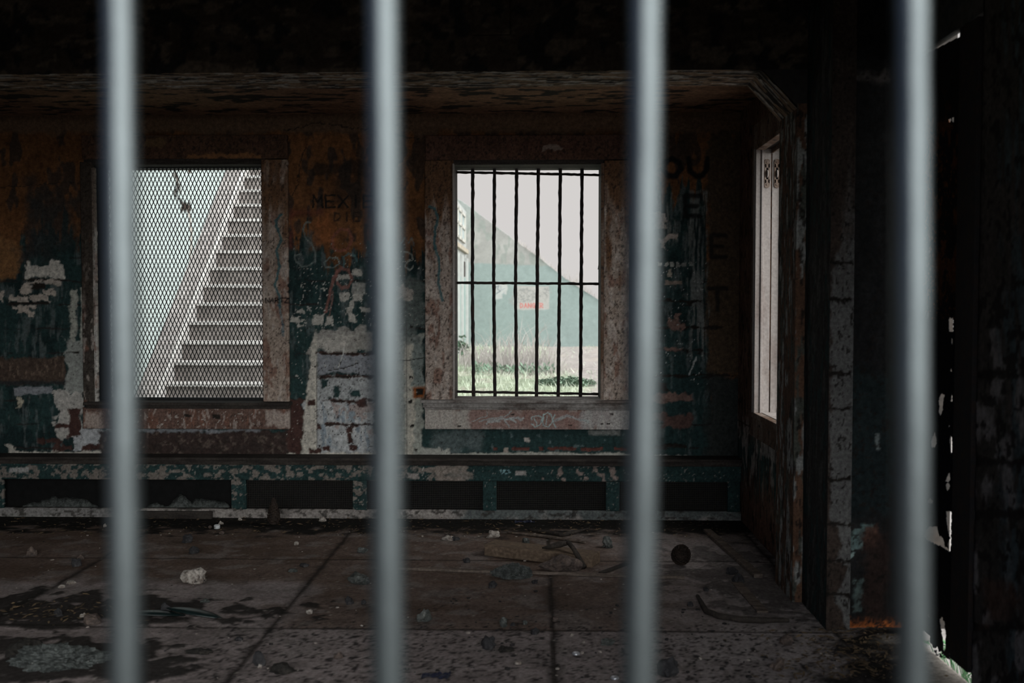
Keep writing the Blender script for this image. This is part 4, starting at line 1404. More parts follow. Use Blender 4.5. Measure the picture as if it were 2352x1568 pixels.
# ================================================================== RUBBLE ON THE FLOOR
def rock_bm(size, seed, rough=.35, sub=3, facet=True, crumb=0.0):
    """an irregular stone with a flat underside, its base on z=0"""
    bm = bmesh.new()
    bmesh.ops.create_icosphere(bm, subdivisions=sub, radius=1.0)
    off = Vector((seed * 7.13, seed * 3.7, seed * 1.9))
    planes = []
    r = random.Random(seed)
    for _ in range(9 if facet else 0):
        d = Vector((r.gauss(0, 1), r.gauss(0, 1), r.gauss(0, .8))).normalized()
        planes.append((d, r.uniform(.62, .9)))
    for v in bm.verts:
        p = v.co.copy()
        for d, k in planes:
            q = p.dot(d)
            if q > k:
                p -= d * (q - k)
        f = 1 + rough * mnoise.fractal(p * 1.3 + off, .8, 2.1, 5) + rough * .25 * mnoise.noise(p * 6 + off) + crumb * (mnoise.noise(p * 11 + off) + .6 * mnoise.noise(p * 23 + off))
        v.co = p * f
    zmin = -.45
    for v in bm.verts:
        if v.co.z < zmin:
            v.co.z = zmin
        v.co = Vector((v.co.x * size[0], v.co.y * size[1], (v.co.z - zmin) * size[2]))
    return bm


def rock(name, px, py, wpx, hpx, mat, label, seed, rough=.35, cat='stone', depth=.8, rz=0.0, group=None, z=0.0, smooth=False, facet=True, crumb=0.0, sub=3):
    p = onZ(px, py, 0.0)
    s = (p.y - CAM.y) / F_PX
    w, h = wpx * s / 2, hpx * s / 1.35
    bm = rock_bm((w, w * depth, h), seed, rough, sub, facet=facet, crumb=crumb)
    me = bpy.data.meshes.new(name)
    bm.to_mesh(me)
    bm.free()
    if smooth:
        for q in me.polygons:
            q.use_smooth = True
    o = link_mesh(name, me, mat)
    o.location = (p.x, p.y + w * depth * .6, z)
    o.rotation_euler = (0, 0, rz)
    tag(o, label, cat, group)
    return o


rock('rock', 442, 1340, 60, 32, M_ROCK_P, 'large pale jagged rock right of the leftmost bar', 3)
rock('rock', 208, 1434, 44, 24, M_ROCK_B, 'brown angular stone left of the leftmost bar', 5)
rock('rock', 190, 1420, 18, 11, M_ROCK_P, 'small pale stone leaning behind the brown angular stone', 6)
rock('rock', 824, 1344, 46, 26, M_ROCK_G, 'two-toned grey stone just left of the second bar', 8)
rock('rock', 972, 1428, 32, 26, M_ROCK_G, 'cracked grey stone right of the second bar', 9, .5)
rock('rock', 1157, 1440, 22, 20, M_ROCK_G, 'mottled grey-green stone in front of the ash heap', 10)
rock('rock', 593, 1530, 34, 32, M_ROCK_D, 'black angular block by the diagonal floor joint', 12, .22)
rock('rock', 596, 1534, 12, 7, M_ROCK_P, 'pale chip leaning on the foot of the black block', 13)
rock('rock', 378, 1412, 34, 24, M_ROCK_D, 'black rounded lump sitting on the dark glass shard', 14)
rock('rock', 443, 1272, 24, 16, M_ROCK_D, 'dark stone behind the large pale rock', 15)
rock('rock', 428, 1247, 26, 18, M_ROCK_D, 'black lump near the back, beside the leftmost bar', 16)
rock('rock', 70, 1278, 26, 18, M_ROCK_B, 'brown pointed stone near the left edge', 17)
rock('rock', 172, 1301, 24, 20, M_ROCK_D, 'black stone left of the leftmost bar, beside a brown one', 18)
rock('rock', 184, 1285, 16, 10, M_ROCK_B, 'small brown stone behind the black stone at left', 19)
rock('rock', 132, 1418, 24, 18, M_ROCK_D, 'black lump in the soil at the lower left', 20)
rock('rock', 468, 1385, 22, 10, M_ROCK_G, 'flat grey-green stone below the large pale rock', 21)
rock('rock', 548, 1472, 20, 11, M_ROCK_D, 'dark flat stone on the long floor joint, left of the black block', 22)
rock('rock', 800, 1388, 22, 16, M_ROCK_D, 'squarish black stone left of the second bar', 23)
rock('rock', 834, 1388, 14, 10, M_ROCK_D, 'small black stone touching the left side of the second bar', 24)
rock('rock', 776, 1514, 20, 16, M_ROCK_B, 'dark brown stone in the foreground left of the second bar', 25)
rock('rock', 833, 1270, 24, 14, M_ROCK_G, 'speckled stone against the second bar near the back', 26, .5)
rock('rock', 710, 1410, 14, 9, M_ROCK_P, 'little pale stone right of the diagonal joint', 27)
rock('rock', 680, 1252, 12, 8, M_ROCK_P, 'small white stone in the middle of the back slabs', 28)
rock('rock', 1132, 1236, 28, 14, M_ROCK_P, 'white lumpy stone behind the heavy timber', 29, .5)
rock('rock', 1028, 1241, 30, 11, M_ROCK_P, 'pale flat stone beside a black one, right of the second bar', 30)
rock('rock', 1046, 1241, 20, 9, M_ROCK_D, 'black flat stone touching the pale flat stone', 31)
rock('rock', 1396, 1258, 30, 22, M_ROCK_G, 'crumbly grey stone left of the third bar', 32, .5)
rock('rock', 1208, 1250, 18, 14, M_ROCK_G, 'greenish stone behind the timber', 33)
rock('rock', 1288, 1312, 92, 30, M_ROCK_B, 'long mossy brown stone in front of the timber', 34, .3, depth=.45)
rock('ash_heap', 1176, 1328, 84, 26, M_ASH, 'low grey-green ash heap lying over the long batten', 35, .3, 'heap', depth=.55, facet=False, crumb=.14, sub=5)
rock('rock', 1130, 1350, 22, 13, M_ROCK_D, 'black stone below the ash heap', 36)
rock('rock', 1229, 1341, 16, 8, M_ROCK_D, 'dark stone right below the long batten', 37)
rock('rock', 1072, 1292, 18, 10, M_ROCK_D, 'black stone left of the timber', 38)
rock('rock', 1124, 1492, 36, 26, M_ROCK_D, 'black torn lump in the foreground between the middle bars', 39, .5)
rock('rock', 1160, 1498, 34, 12, M_SOIL, 'flat black clod beside the black torn lump', 40, .6)
rock('rock', 1228, 1458, 22, 14, M_ROCK_D, 'dark stone on the joint left of the floor crossing', 41)
rock('rock', 1178, 1438, 14, 8, M_ROCK_D, 'small dark stone right of the mottled one', 42)
rock('rock', 1206, 1434, 14, 9, M_ROCK_G, 'grey pebble left of the floor crossing', 43)
rock('rock', 1276, 1427, 16, 9, M_ROCK_B, 'brown pebble on the short floor joint', 44)
rock('rock', 1395, 1482, 30, 12, M_ROCK_G, 'flat greenish clod left of the third bar', 45, .6)
rock('rock', 1540, 1555, 50, 40, M_ROCK_D, 'big black lump at the bottom right of the third bar', 46, .4)
rock('rock', 1682, 1320, 30, 14, M_ROCK_D, 'black flat lump behind the short broken lath', 47)
rock('rock', 1698, 1340, 30, 22, M_ROCK_D, 'black round lump resting on the short broken lath', 48)
rock('rock', 1622, 1358, 16, 8, M_ROCK_D, 'small black stone above the bent branch', 49)
rock('rock', 1586, 1393, 16, 10, M_ROCK_D, 'small black stone left of the bent branch', 50)
rock('rock', 1790, 1540, 34, 26, M_ROCK_B, 'crumbly tan stone in the soil at the lower right', 51, .6)
rock('rock', 1808, 1482, 28, 20, M_ROCK_B, 'crumbly brown stone in the soil behind the tan one', 52, .6)
rock('rock', 482, 1214, 10, 7, M_ROCK_B, 'tan pebble left of the white cup', 53)
rock('rock', 506, 1206, 12, 9, M_ROCK_P, 'cream pebble right behind the white cup', 54)
rock('rock', 508, 1228, 14, 8, M_ROCK_B, 'reddish pebble in front of the white cup', 55)
rock('rock', 551, 1197, 10, 9, M_ROCK_P, 'pale pebble at the bench foot right of the white cup', 56)
rock('rock', 740, 1200, 18, 12, M_ROCK_P, 'pale stone at the bench foot right of the pine cone', 57)
rock('rock', 240, 1212, 10, 8, M_ROCK_P, 'pale pebble in the litter against the leftmost bar', 58)
rock('slab_fragment', 672, 1314, 24, 7, M_ROCK_G, 'thin pale flake of slab in the middle of the left floor', 59, .2, 'stone')
rock('slab_fragment', 698, 1302, 24, 8, M_ROCK_D, 'thin dark flake of slab behind the pale flake', 60, .2, 'stone')
rock('slab_fragment', 160, 1342, 24, 8, M_ROCK_P, 'pale broken flake on the joint at the left', 61, .3, 'stone')
rock('slab_fragment', 140, 1350, 18, 6, M_ROCK_P, 'white chip in front of the flake on the joint', 62, .3, 'stone')
rock('clod', 120, 1540, 190, 42, M_ASH, 'wide pale crumbling clod in the lower left corner', 63, .6, 'clod', depth=.5, facet=False, crumb=.13, sub=5)
rock('clod', 52, 1512, 70, 40, M_SOIL, 'dark soil clod behind the pale one in the lower left corner', 64, .5, 'clod', facet=False)
rock('clod', 640, 1548, 60, 22, M_SOIL, 'black crumbling clod at the bottom, left of the diagonal joint', 65, .5, 'clod', depth=.5)
rock('clod', 458, 1502, 60, 10, M_SOIL, 'flat black smear of soil below the dark glass shard', 66, .5, 'clod', depth=.5)

# glass shard under the black lump
p = onZ(388, 1424)
mb = MB()
for (ox, oy, rz, l) in [(-.06, 0, .3, .14), (.09, .02, -.15, .16)]:
    M = Matrix.Translation((p.x + ox, p.y + .03 + oy, .012)) @ Matrix.Rotation(rz, 4, 'Z') @ Matrix.Rotation(.12, 4, 'Y')
    n = 8
    pr = None
    for i in range(n + 1):
        t = i / n - .5
        w = .035 * (1 - (2 * t) ** 2) + .004
        r_ = [mb.bm.verts.new(M @ Vector((t * l * 1.6, s_ * w, .02 - .06 * t * t - .25 * s_ * s_ * w))) for s_ in (-1, -.5, 0, .5, 1)]
        if pr:
            for k in range(4):
                mb.bm.faces.new((pr[k], pr[k + 1], r_[k + 1], r_[k]))
        pr = r_
o = mb.build('glass_shard', M_GLASSD, None, True)
sm = o.modifiers.new('thickness', 'SOLIDIFY')
sm.thickness = .003
tag(o, 'curved dark green glass shard under the black rounded lump', 'shard')

# heavy timber
pa, pb = onZ(1112, 1276), onZ(1350, 1304)
dv = (pb - pa)
L_ = dv.length + .02
M = Matrix.Translation(pa + Vector((0, 0, .001))) @ Matrix.Rotation(math.atan2(dv.y, dv.x), 4, 'Z')
o = MB().box(0, L_, 0, .13, 0, .058, .004, M).build('timber', M_TIMBER)
tag(o, 'heavy sawn brown timber lying on the floor under the barred window', 'timber')

# long batten
pa, pb = onZ(905, 1309), onZ(1572, 1331)
dv = pb - pa
M = Matrix.Translation(pa + Vector((0, 0, .001))) @ Matrix.Rotation(math.atan2(dv.y, dv.x), 4, 'Z')
o = MB().box(-.1, dv.length, 0, .022, 0, .013, .002, M).build('batten', M_LATH)
tag(o, 'long thin wooden batten crossing the floor behind the second and third bars', 'batten')


def stick(name, pts, rad, mat, label, cat, n=9, jit=.15, flat=1.0):
    pts = [Vector(p) for p in pts]
    out, rr = [], []
    for i in range(len(pts) - 1):
        for k in range(6):
            t = k / 6
            out.append(pts[i].lerp(pts[i + 1], t))
            r0 = rad[i] if isinstance(rad, list) else rad
            r1 = rad[i + 1] if isinstance(rad, list) else rad
            rr.append(r0 * (1 - t) + r1 * t)
    out.append(pts[-1])
    rr.append(rad[-1] if isinstance(rad, list) else rad)
    o = MB().tube(out, rr, n, jit=jit, flat=flat).build(name, mat, None, True)
    tag(o, label, cat)
    return o


def F3(px, py, z):
    q = onZ(px, py, z)
    return (q.x, q.y, z)


# forked root over the timber and mossy stone
fork = empty('forked_root', F3(1318, 1300, 0))
tag(fork, 'bent dead root hooked over the right end of the timber', 'branch')
o = MB().tube([F3(1342, 1302, .012), F3(1334, 1290, .03), F3(1326, 1275, .06), F3(1316, 1258, .085), F3(1306, 1246, .10), F3(1300, 1242, .10)], [.014, .013, .013, .012, .012, .007], 9, jit=.15).build('root_stem', M_BARK, None, True)
as_child(o, fork)
o = MB().tube([F3(1306, 1246, .098), F3(1285, 1250, .085), F3(1262, 1256, .075), F3(1245, 1258, .07)], [.010, .018, .012, .004], 8, jit=.2).build('root_prong', M_BARK, None, True)
as_child(o, fork)

stick('stick', [F3(1165, 1222, .008), F3(1240, 1230, .009), F3(1330, 1242, .009), F3(1345, 1246, .006)], [.005, .009, .009, .006], M_LATH, 'straight thin stick behind the heavy timber', 'stick')
stick('branch', [F3(1215, 1216, .012), F3(1260, 1222, .012), F3(1290, 1228, .012), F3(1320, 1222, .012), F3(1352, 1213, .012)], [.008, .012, .014, .011, .004], M_BARK, 'sagging dark branch near the bench plinth, behind the straight stick', 'branch')
stick('branch', [F3(1602, 1368, .02), F3(1612, 1385, .014), F3(1622, 1403, .012), F3(1650, 1414, .012), F3(1700, 1422, .013), F3(1750, 1424, .014), F3(1812, 1424, .012)],
      [.008, .010, .012, .013, .014, .013, .006], M_BARK, 'black bent branch on the floor right of the third bar', 'branch')


def plank(pts, w, h, label, mat=M_LATH, name='plank'):
    a, b = Vector(pts[0]), Vector(pts[1])
    d = b - a
    M = Matrix.Translation(a) @ Matrix.Rotation(math.atan2(d.y, d.x), 4, 'Z')
    o = MB().box(0, d.length, -w / 2, w / 2, .001, h, .003, M).build(name, mat)
    tag(o, label, 'plank')
    return o


plank([F3(1624, 1222, 0), F3(1742, 1328, 0)], .045, .02, 'slanting weathered plank near the corner at the right')
plank([F3(1692, 1340, 0), F3(1752, 1408, 0)], .05, .010, 'short broken lath below the slanting plank')
plank([F3(1380, 1318, 0), F3(1440, 1296, 0)], .03, .010, 'splintered lath lying left of the third bar behind the batten', M_DARKWOOD)

# white cup
p = onZ(496, 1217)
cup = empty('plastic_cup', (p.x, p.y + .02, 0))
tag(cup, 'small white plastic cup among pebbles at the back left', 'cup')
mb = MB()
R = .017
H = .026
n = 24
prof = [(R * .9, 0), (R, .001), (R, H), (R * .86, H), (R * .84, .003), (0.0005, .003)]
rings = []
for (r_, z_) in prof:
    rings.append([mb.bm.verts.new(Vector((p.x + r_ * math.cos(2 * math.pi * k / n), p.y + .02 + r_ * math.sin(2 * math.pi * k / n), z_))) for k in range(n)])
for r0, r1 in zip(rings[:-1], rings[1:]):
    for k in range(n):
        mb.bm.faces.new((r0[k], r0[(k + 1) % n], r1[(k + 1) % n], r1[k]))
mb.bm.faces.new(rings[0][::-1])
as_child(mb.build('cup_body', M_WHITE, None, True), cup)
as_child(MB().tube([(p.x, p.y + .02, H * .8), (p.x, p.y + .02, H * .86)], R * 1.05, 24).build('rim', M_WHITE), cup)

# bottle caps
def cap(px, py, rpx, label, mat=M_CAP):
    p = onZ(px, py)
    r = rpx * (p.y / F_PX)
    mb = MB()
    n = 42
    prof = [(r * .985, 0.0), (r, .0012, ), (r * .86, .0062), (r * .6, .0072), (.0005, .0074)]
    rings = []
    for i, (rr, z) in enumerate(prof):
        ring = []
        for k in range(n):
            a = 2 * math.pi * k / n
            q = rr * (1 + (.035 * math.cos(21 * a) if i < 2 else 0))
            ring.append(mb.bm.verts.new(Vector((p.x + q * math.cos(a), p.y + q * math.sin(a), .001 + z))))
        rings.append(ring)
    for r0, r1 in zip(rings[:-1], rings[1:]):
        for k in range(n):
            mb.bm.faces.new((r0[k], r0[(k + 1) % n], r1[(k + 1) % n], r1[k]))
    mb.bm.faces.new(rings[0][::-1])
    o = mb.build('bottle_cap', mat, None, True)
    tag(o, label, 'bottle cap')


cap(1323, 1502, 9.5, 'shiny bottle cap right of the short floor joint in the foreground')
cap(1412, 1558, 10, 'shiny bottle cap at the bottom, left of the third bar')
cap(1190, 1524, 8, 'dull tan bottle cap left of the short floor joint', M_CHIP)

# crumpled wrapper
p = onZ(1205, 1203)
mb = MB()
nx, ny = 10, 5
vv = [[mb.bm.verts.new(Vector((p.x - .06 + .12 * i / nx, p.y + .03 * j / ny - .0, .006 + .022 * abs(mnoise.noise(Vector((i * .7, j * .9, 3.3))))))) for j in range(ny + 1)] for i in range(nx + 1)]
for i in range(nx):
    for j in range(ny):
        mb.bm.faces.new((vv[i][j], vv[i + 1][j], vv[i + 1][j + 1], vv[i][j + 1]))
o = mb.build('wrapper', M_BLUEW)
sm = o.modifiers.new('thickness', 'SOLIDIFY')
sm.thickness = .001
tag(o, 'crumpled dark blue wrapper by the bench plinth below the barred window', 'wrapper')
p = onZ(1000, 1562)
mb = MB()
vv = [[mb.bm.verts.new(Vector((p.x - .05 + .1 * i / nx, p.y + .05 * j / ny, .004 + .02 * abs(mnoise.noise(Vector((i * .8, j * .7, 9.3))))))) for j in range(ny + 1)] for i in range(nx + 1)]
for i in range(nx):
    for j in range(ny):
        mb.bm.faces.new((vv[i][j], vv[i + 1][j], vv[i + 1][j + 1], vv[i][j + 1]))
o = mb.build('wrapper', M_BLUEW)
sm = o.modifiers.new('thickness', 'SOLIDIFY')
sm.thickness = .001
tag(o, 'crumpled wrapper at the bottom edge right of the second bar', 'wrapper')


# pine cones
def pine_cone(px, py, rpx, squash, label, taper=0.0, lean=.0):
    p = onZ(px, py)
    r = rpx * (p.y / F_PX)
    root = empty('pine_cone', (p.x, p.y + r * .7, 0))
    tag(root, label, 'pine cone')
    mb = MB()
    n = 110
    hh = r * squash
    Mr = Matrix.Translation((p.x, p.y + r * .7, hh + .004)) @ Matrix.Rotation(lean, 4, 'X') @ Matrix.Rotation(lean * .5, 4, 'Y')
    for i in range(n):
        t = (i + .5) / n
        z = 1 - 2 * t
        a = i * 2.399963
        rad = math.sqrt(max(1 - z * z, .02))
        k = 1 - taper * (z * .5 + .5)
        d = Vector((math.cos(a) * rad * k, math.sin(a) * rad * k, z))
        base = Vector((d.x * r * .72, d.y * r * .72, d.z * hh * .8))
        tip = Vector((d.x * r, d.y * r, d.z * hh * .97 + hh * .10))
        side = Vector((-math.sin(a), math.cos(a), 0)) * r * .17
        up = Vector((0, 0, r * .07))
        P_ = [base - side * .6, base + side * .6, tip + side, tip - side]
        lo = [mb.bm.verts.new(Mr @ (q - up)) for q in P_]
        hi = [mb.bm.verts.new(Mr @ (q + up * (.4 if j < 2 else 1))) for j, q in enumerate(P_)]
        mb.bm.faces.new(lo[::-1])
        mb.bm.faces.new(hi)
        for j in range(4):
            mb.bm.faces.new((lo[j], lo[(j + 1) % 4], hi[(j + 1) % 4], hi[j]))
    as_child(mb.build('scales', M_CONE), root)
    bm = bmesh.new()
    bmesh.ops.create_icosphere(bm, subdivisions=3, radius=1)
    for v in bm.verts:
        k = 1 - taper * (v.co.z * .5 + .5)
        v.co = Mr @ Vector((v.co.x * r * .8 * k, v.co.y * r * .8 * k, v.co.z * hh * .85))
    me = bpy.data.meshes.new('core')
    bm.to_mesh(me)
    bm.free()
    as_child(link_mesh('core', me, M_CONE), root)


pine_cone(1566, 1305, 24, 1.0, 'round black pine cone on the floor right of the third bar', .12, .4)
pine_cone(625, 1212, 21, 1.5, 'tall pointed pine cone standing by the bench plinth right of the cup', .75, .05)


# loose chips, each its own object
def scatter(name, n, mat, label, group, cat, region, smin, smax, avoid=None, zs=.35, seed=1):
    r = random.Random(seed)
    meshes = []
    for k in range(5):
        bm = rock_bm((1, .8, .6), 300 + seed * 7 + k, .4, 1)
        me = bpy.data.meshes.new(name)
        bm.to_mesh(me)
        bm.free()
        me.materials.append(mat)
        meshes.append(me)
    made = 0
    while made < n:
        px, py = region(r)
        p = onZ(px, py)
        if p.x > X_RIGHT - .04 or p.y > 6.02:
            continue
        s = r.uniform(smin, smax) * (r.random() ** 1.5 * .8 + .4)
        o = bpy.data.objects.new(name, meshes[made % 5])
        COL.objects.link(o)
        o.location = (p.x, p.y, 0.0)
        o.rotation_euler = (0, 0, r.uniform(0, 6.28))
        o.scale = (s, s, s * r.uniform(.4, 1.0))
        tag(o, label, cat, group)
        made += 1


def whole(r):
    return r.uniform(0, 1800), 1240 + 328 * r.random() ** .8


def backline(r):
    return r.uniform(0, 1660), 1196 + 40 * r.random()


def rightheap(r):
    return r.gauss(1990, 70), 1455 + 110 * r.random()


def frontdark(r):
    return r.uniform(930, 1760), 1370 + 198 * r.random()


scatter('plaster_chip', 90, M_CHIP, 'tiny pale plaster chip lying loose on the open concrete slabs', 'pale chips on the slabs', 'chip', whole, .004, .011, seed=2)
scatter('litter_flake', 130, M_CHIP, 'tiny pale flake in the dark litter along the foot of the bench', 'pale flakes in the litter by the bench', 'chip', backline, .004, .012, seed=3)
scatter('dark_crumb', 150, M_CHIPD, 'little black crumb lying on the concrete slabs', 'black crumbs on the slabs', 'crumb', lambda r: whole(r) if r.random() < .4 else frontdark(r), .005, .014, seed=4)
scatter('shell_bit', 90, M_CHIP, 'pale bit among the black soil at the lower right by the door', 'pale bits in the soil by the door', 'chip', rightheap, .003, .010, seed=5)

# leaf litter and twigs nobody could count
mb = MB()
r = random.Random(77)
for k in range(1500):
    if k < 800:
        px, py = r.uniform(0, 1690), 1193 + 44 * r.random() ** 1.2
    elif k < 1350:
        px, py = r.gauss(1960, 90), 1452 + 115 * r.random()
    else:
        px, py = r.gauss(120, 110), r.gauss(1408, 12)
    p = onZ(px, py)
    if p.x > X_RIGHT - .03 or p.y > 6.03 or p.y < 3.2 or p.x < -3.7:
        continue
    a = r.uniform(0, 6.28)
    l, w = r.uniform(.006, .022), r.uniform(.002, .006)
    d, e = Vector((math.cos(a), math.sin(a), r.uniform(-.2, .2))) * l, Vector((-math.sin(a), math.cos(a), r.uniform(-.5, .5))) * w
    c = Vector((p.x, p.y, .010 + r.random() * .014))
    mb.quad(c - d, c + e, c + d, c - e)
o = mb.build('leaf_litter', M_LEAFL)
tag(o, 'brown leaf litter and twigs in the soil by the bench and door', 'litter', None, 'stuff')

# ================================================================== OUTSIDE
# ground -------------------------------------------------------------------
def gz(X, Y):
    return -.12 + .12 * sst(6.5, 9, Y) * sst(3.5, 1.5, X) + .32 * sst(9, 24, Y) * sst(6, 2.5, X)


def yard_paint(x, y, P):
    X, Y = P[..., 0], P[..., 1]
    u, v = X * 60, Y * 25
    p = Paint(u, v, (.26, .30, .21))
    p.vary(.4, 30, 30, 301)
    n = (fbm(X * 1.6, Y * .8, 4, 303) - .5)
    path = sst(-.1, .25, X - np.interp(Y, [8, 14, 18, 24], [.65, .55, .30, .05]) + n * .8) * sst(30, 25, Y)
    p.add((.30, .27, .255), path * .95)
    p.add((.34, .30, .26), sst(.55, .65, fbm(X * 2, Y * 1.2, 4, 305)) * .6)
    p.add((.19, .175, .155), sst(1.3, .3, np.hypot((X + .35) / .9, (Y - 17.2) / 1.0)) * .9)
    p.add((.36, .335, .32), sst(1.9, 2.4, X) * sst(11, 8, Y))
    p.vary(.25, 5, 5, 307, 3)
    h = gz(X, Y) + (fbm(X * 1.2, Y * 1.2, 4, 309) - .5) * .06
    p.h = h
    return p


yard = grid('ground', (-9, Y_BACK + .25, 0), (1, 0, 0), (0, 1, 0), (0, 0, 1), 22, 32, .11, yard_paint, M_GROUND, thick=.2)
tag(yard, 'grassy rising yard with a worn dirt path behind the building', 'ground', None, 'structure')


def gravel_paint(x, y, P):
    X, Y = P[..., 0], P[..., 1]
    p = Paint(X * 100, Y * 100, (.34, .315, .30))
    p.vary(.5, 8, 8, 311)
    p.h = -.13 + (fbm(X * 4, Y * 4, 4, 313) - .5) * .05
    return p


o = grid('gravel_strip', (X_RIGHT + .03, .3, 0), (1, 0, 0), (0, 1, 0), (0, 0, 1), 11, Y_BACK + .1, .06, gravel_paint, M_GROUND, thick=.1)
tag(o, 'grey gravel outside the rusted door', 'ground', None, 'structure')
o = MB().box(-25, 25, -20, .5, -.35, -.15).build('forecourt', M_PLAIN)
tag(o, 'paved ground in front of the bars', 'ground', None, 'structure')

# wing wall with sloping top ------------------------------------------------------
YWW = 24.0


def wing_paint(x, y, P):
    p = Paint(x, y, (.235, .235, .22))
    p.vary(.2, 30, 30, 321)
    p.specks((.18, .2, .18), (900, 350, 1500, 640), .46, sc=16, seed=323, st=(.8, 1.6), a=.7)
    p.rect((.2, .235, .215), 1040, 440, 1090, 520, f=40, rag=30, a=.6)
    yl = np.interp(x, [900, 1075, 1270, 1600], [598, 603, 611, 622])
    p.add((.185, .228, .216), sst(-1.5, 2, y - yl + (fbm(x / 8, y / 8, 3, 325) - .5) * 5))
    p.vary(.08, 26, 26, 327)
    # painted-out notices
    p.rect((.30, .285, .265), 1180, 657, 1262, 711, f=2, rag=1.5, ns=10, a=.85)
    for (tx, ty, tw) in [('CAKE', 1188, 664), ('DMNO', 1194, 678)]:
        pass
    for yy, x0, x1 in [(668, 1190, 1245), (681, 1186, 1252)]:
        p.specks((.2, .2, .19), (x0, yy - 4, x1, yy + 4), .52, sc=2.4, seed=int(yy), f=3)
    p.text((.36, .12, .105), 'DANGER', 1195, 696.5, 6.2, 10, 3, 2.2, wob=.3)
    p.rect((.31, .32, .305), 1136, 650, 1163, 674, f=3, rag=5, ns=9)
    p.rect((.31, .32, .305), 1141, 672, 1152, 684, f=3, rag=5, ns=9)
    p.line((.13, .15, .16), [(1138, 660), (1146, 656), (1142, 664), (1150, 668), (1141, 674)], 2, wob=1)
    p.line((.22, .24, .25), [(1150, 656), (1152, 666), (1160, 662)], 1.8, wob=1)
    p.line((.22, .24, .25), [(1154, 676), (1158, 672)], 1.8, wob=1)
    return p


def slope_y(x):
    return np.interp(x, [700, 1045, 1075, 1178, 1240, 1300, 1385, 1540], [205, 452, 472, 548, 592, 640, 694, 802])


a, b = onY(880, 806, YWW), onY(1530, 330, YWW)
wing = grid('wing_wall', (a.x, YWW, .0), (1, 0, 0), (0, 0, 1), (0, -1, 0), b.x - a.x, b.z, .0135, wing_paint, M_OUT,
            keep=lambda x, y, c: y > slope_y(x) + (fbm(x / 9, y / 9, 3, 331) - .5) * 3, thick=.4)
tag(wing, 'sloping grey and teal retaining wall with a faded danger notice', 'wall', None, 'structure')

# stalks along the slope
mb = MB()
r = random.Random(5)
for k in range(240):
    px = r.uniform(1185, 1400)
    base = onY(px, float(slope_y(px)) + 1, YWW - .06)
    hgt = r.uniform(.04, .16) if r.random() < .75 or px < 1290 else r.uniform(.15, .5)
    tip = base + Vector((r.gauss(0, .05), r.uniform(-.03, .03), hgt))
    w = .006
    mb.tri(base - Vector((w, 0, 0)), base + Vector((w, 0, 0)), tip)
o = mb.build('slope_stalks', M_DRY)
tag(o, 'dry stalks growing along the sloping wall top', 'grass', None, 'stuff')

# facade at the left of the yard -------------------------------------------------
XF = -1.72
fac = empty('facade', (XF, 20, 0))
tag(fac, 'pale building front seen edge-on beside the sloping wall, with door and window', 'building', None, 'structure')
as_child(MB().box(XF - .3, XF, 17.0, YWW, 0, 3.55).build('wall', M_FACW), fac)
as_child(MB().box(XF, XF + .08, 17.0, 23.7, 2.52, 2.62, .01).build('cornice', layered('brown_cornice', (.34, .30, .24), (), grain=6)), fac)
as_child(MB().box(XF, XF + .02, 17.0, 23.75, .2, 1.95).build('door_panel', M_FACG), fac)
for y0, y1 in [(20.9, 21.15), (22.0, 22.25), (23.45, 23.75)]:
    as_child(MB().box(XF, XF + .07, y0, y1, .2, 2.42, .01).build('pilaster', M_FACW), fac)
for y0, y1 in [(20.2, 20.8), (22.4, 23.3)]:
    as_child(MB().box(XF, XF + .03, y0, y1, 1.98, 2.32).build('transom_pane', M_DARKWOOD), fac)
wf = as_child(MB().box(XF, XF + .02, 20.2, 23.1, 2.78, 3.36).build('window_pane', layered('dull_pane', (.3, .36, .36), (), rough=.3, grain=4)), fac)
mb = MB()
for yy in (20.2, 21.1, 22.0, 23.1):
    mb.box(XF, XF + .05, yy - .06, yy + .06, 2.74, 3.40)
for zz in (2.77, 3.07, 3.37):
    mb.box(XF, XF + .05, 20.2, 23.1, zz - .03, zz + .03)
as_child(mb.build('window_frame', layered('cream_frame', (.42, .41, .37), (), grain=6, var=.1)), fac)

# grass ---------------------------------------------------------------------------
def ground_z(X, Y):
    return float(gz(np.array(X), np.array(Y)))


mb = MB()
r = random.Random(9)
for k in range(9000):
    Y = r.uniform(10.5, 23.8)
    X = r.uniform(-1.66, 1.7)
    lim = np.interp(Y, [8, 14, 18, 24], [.65, .55, .30, .05])
    if X > lim + .15 and r.random() < .88:
        continue
    if Y > 18.3 and r.random() < .5:
        continue
    z = ground_z(X, Y) - .02
    h = r.uniform(.05, .13)
    b = Vector((X, Y, z))
    w = r.uniform(.006, .012)
    a = r.uniform(0, 3.14)
    e = Vector((math.cos(a) * w, math.sin(a) * w, 0))
    mb.tri(b - e, b + e, b + Vector((r.gauss(0, .05), r.gauss(0, .05), h)))
o = mb.build('lawn_grass', M_GRASS)
tag(o, 'short green grass of the yard seen through the barred window', 'grass', None, 'stuff')

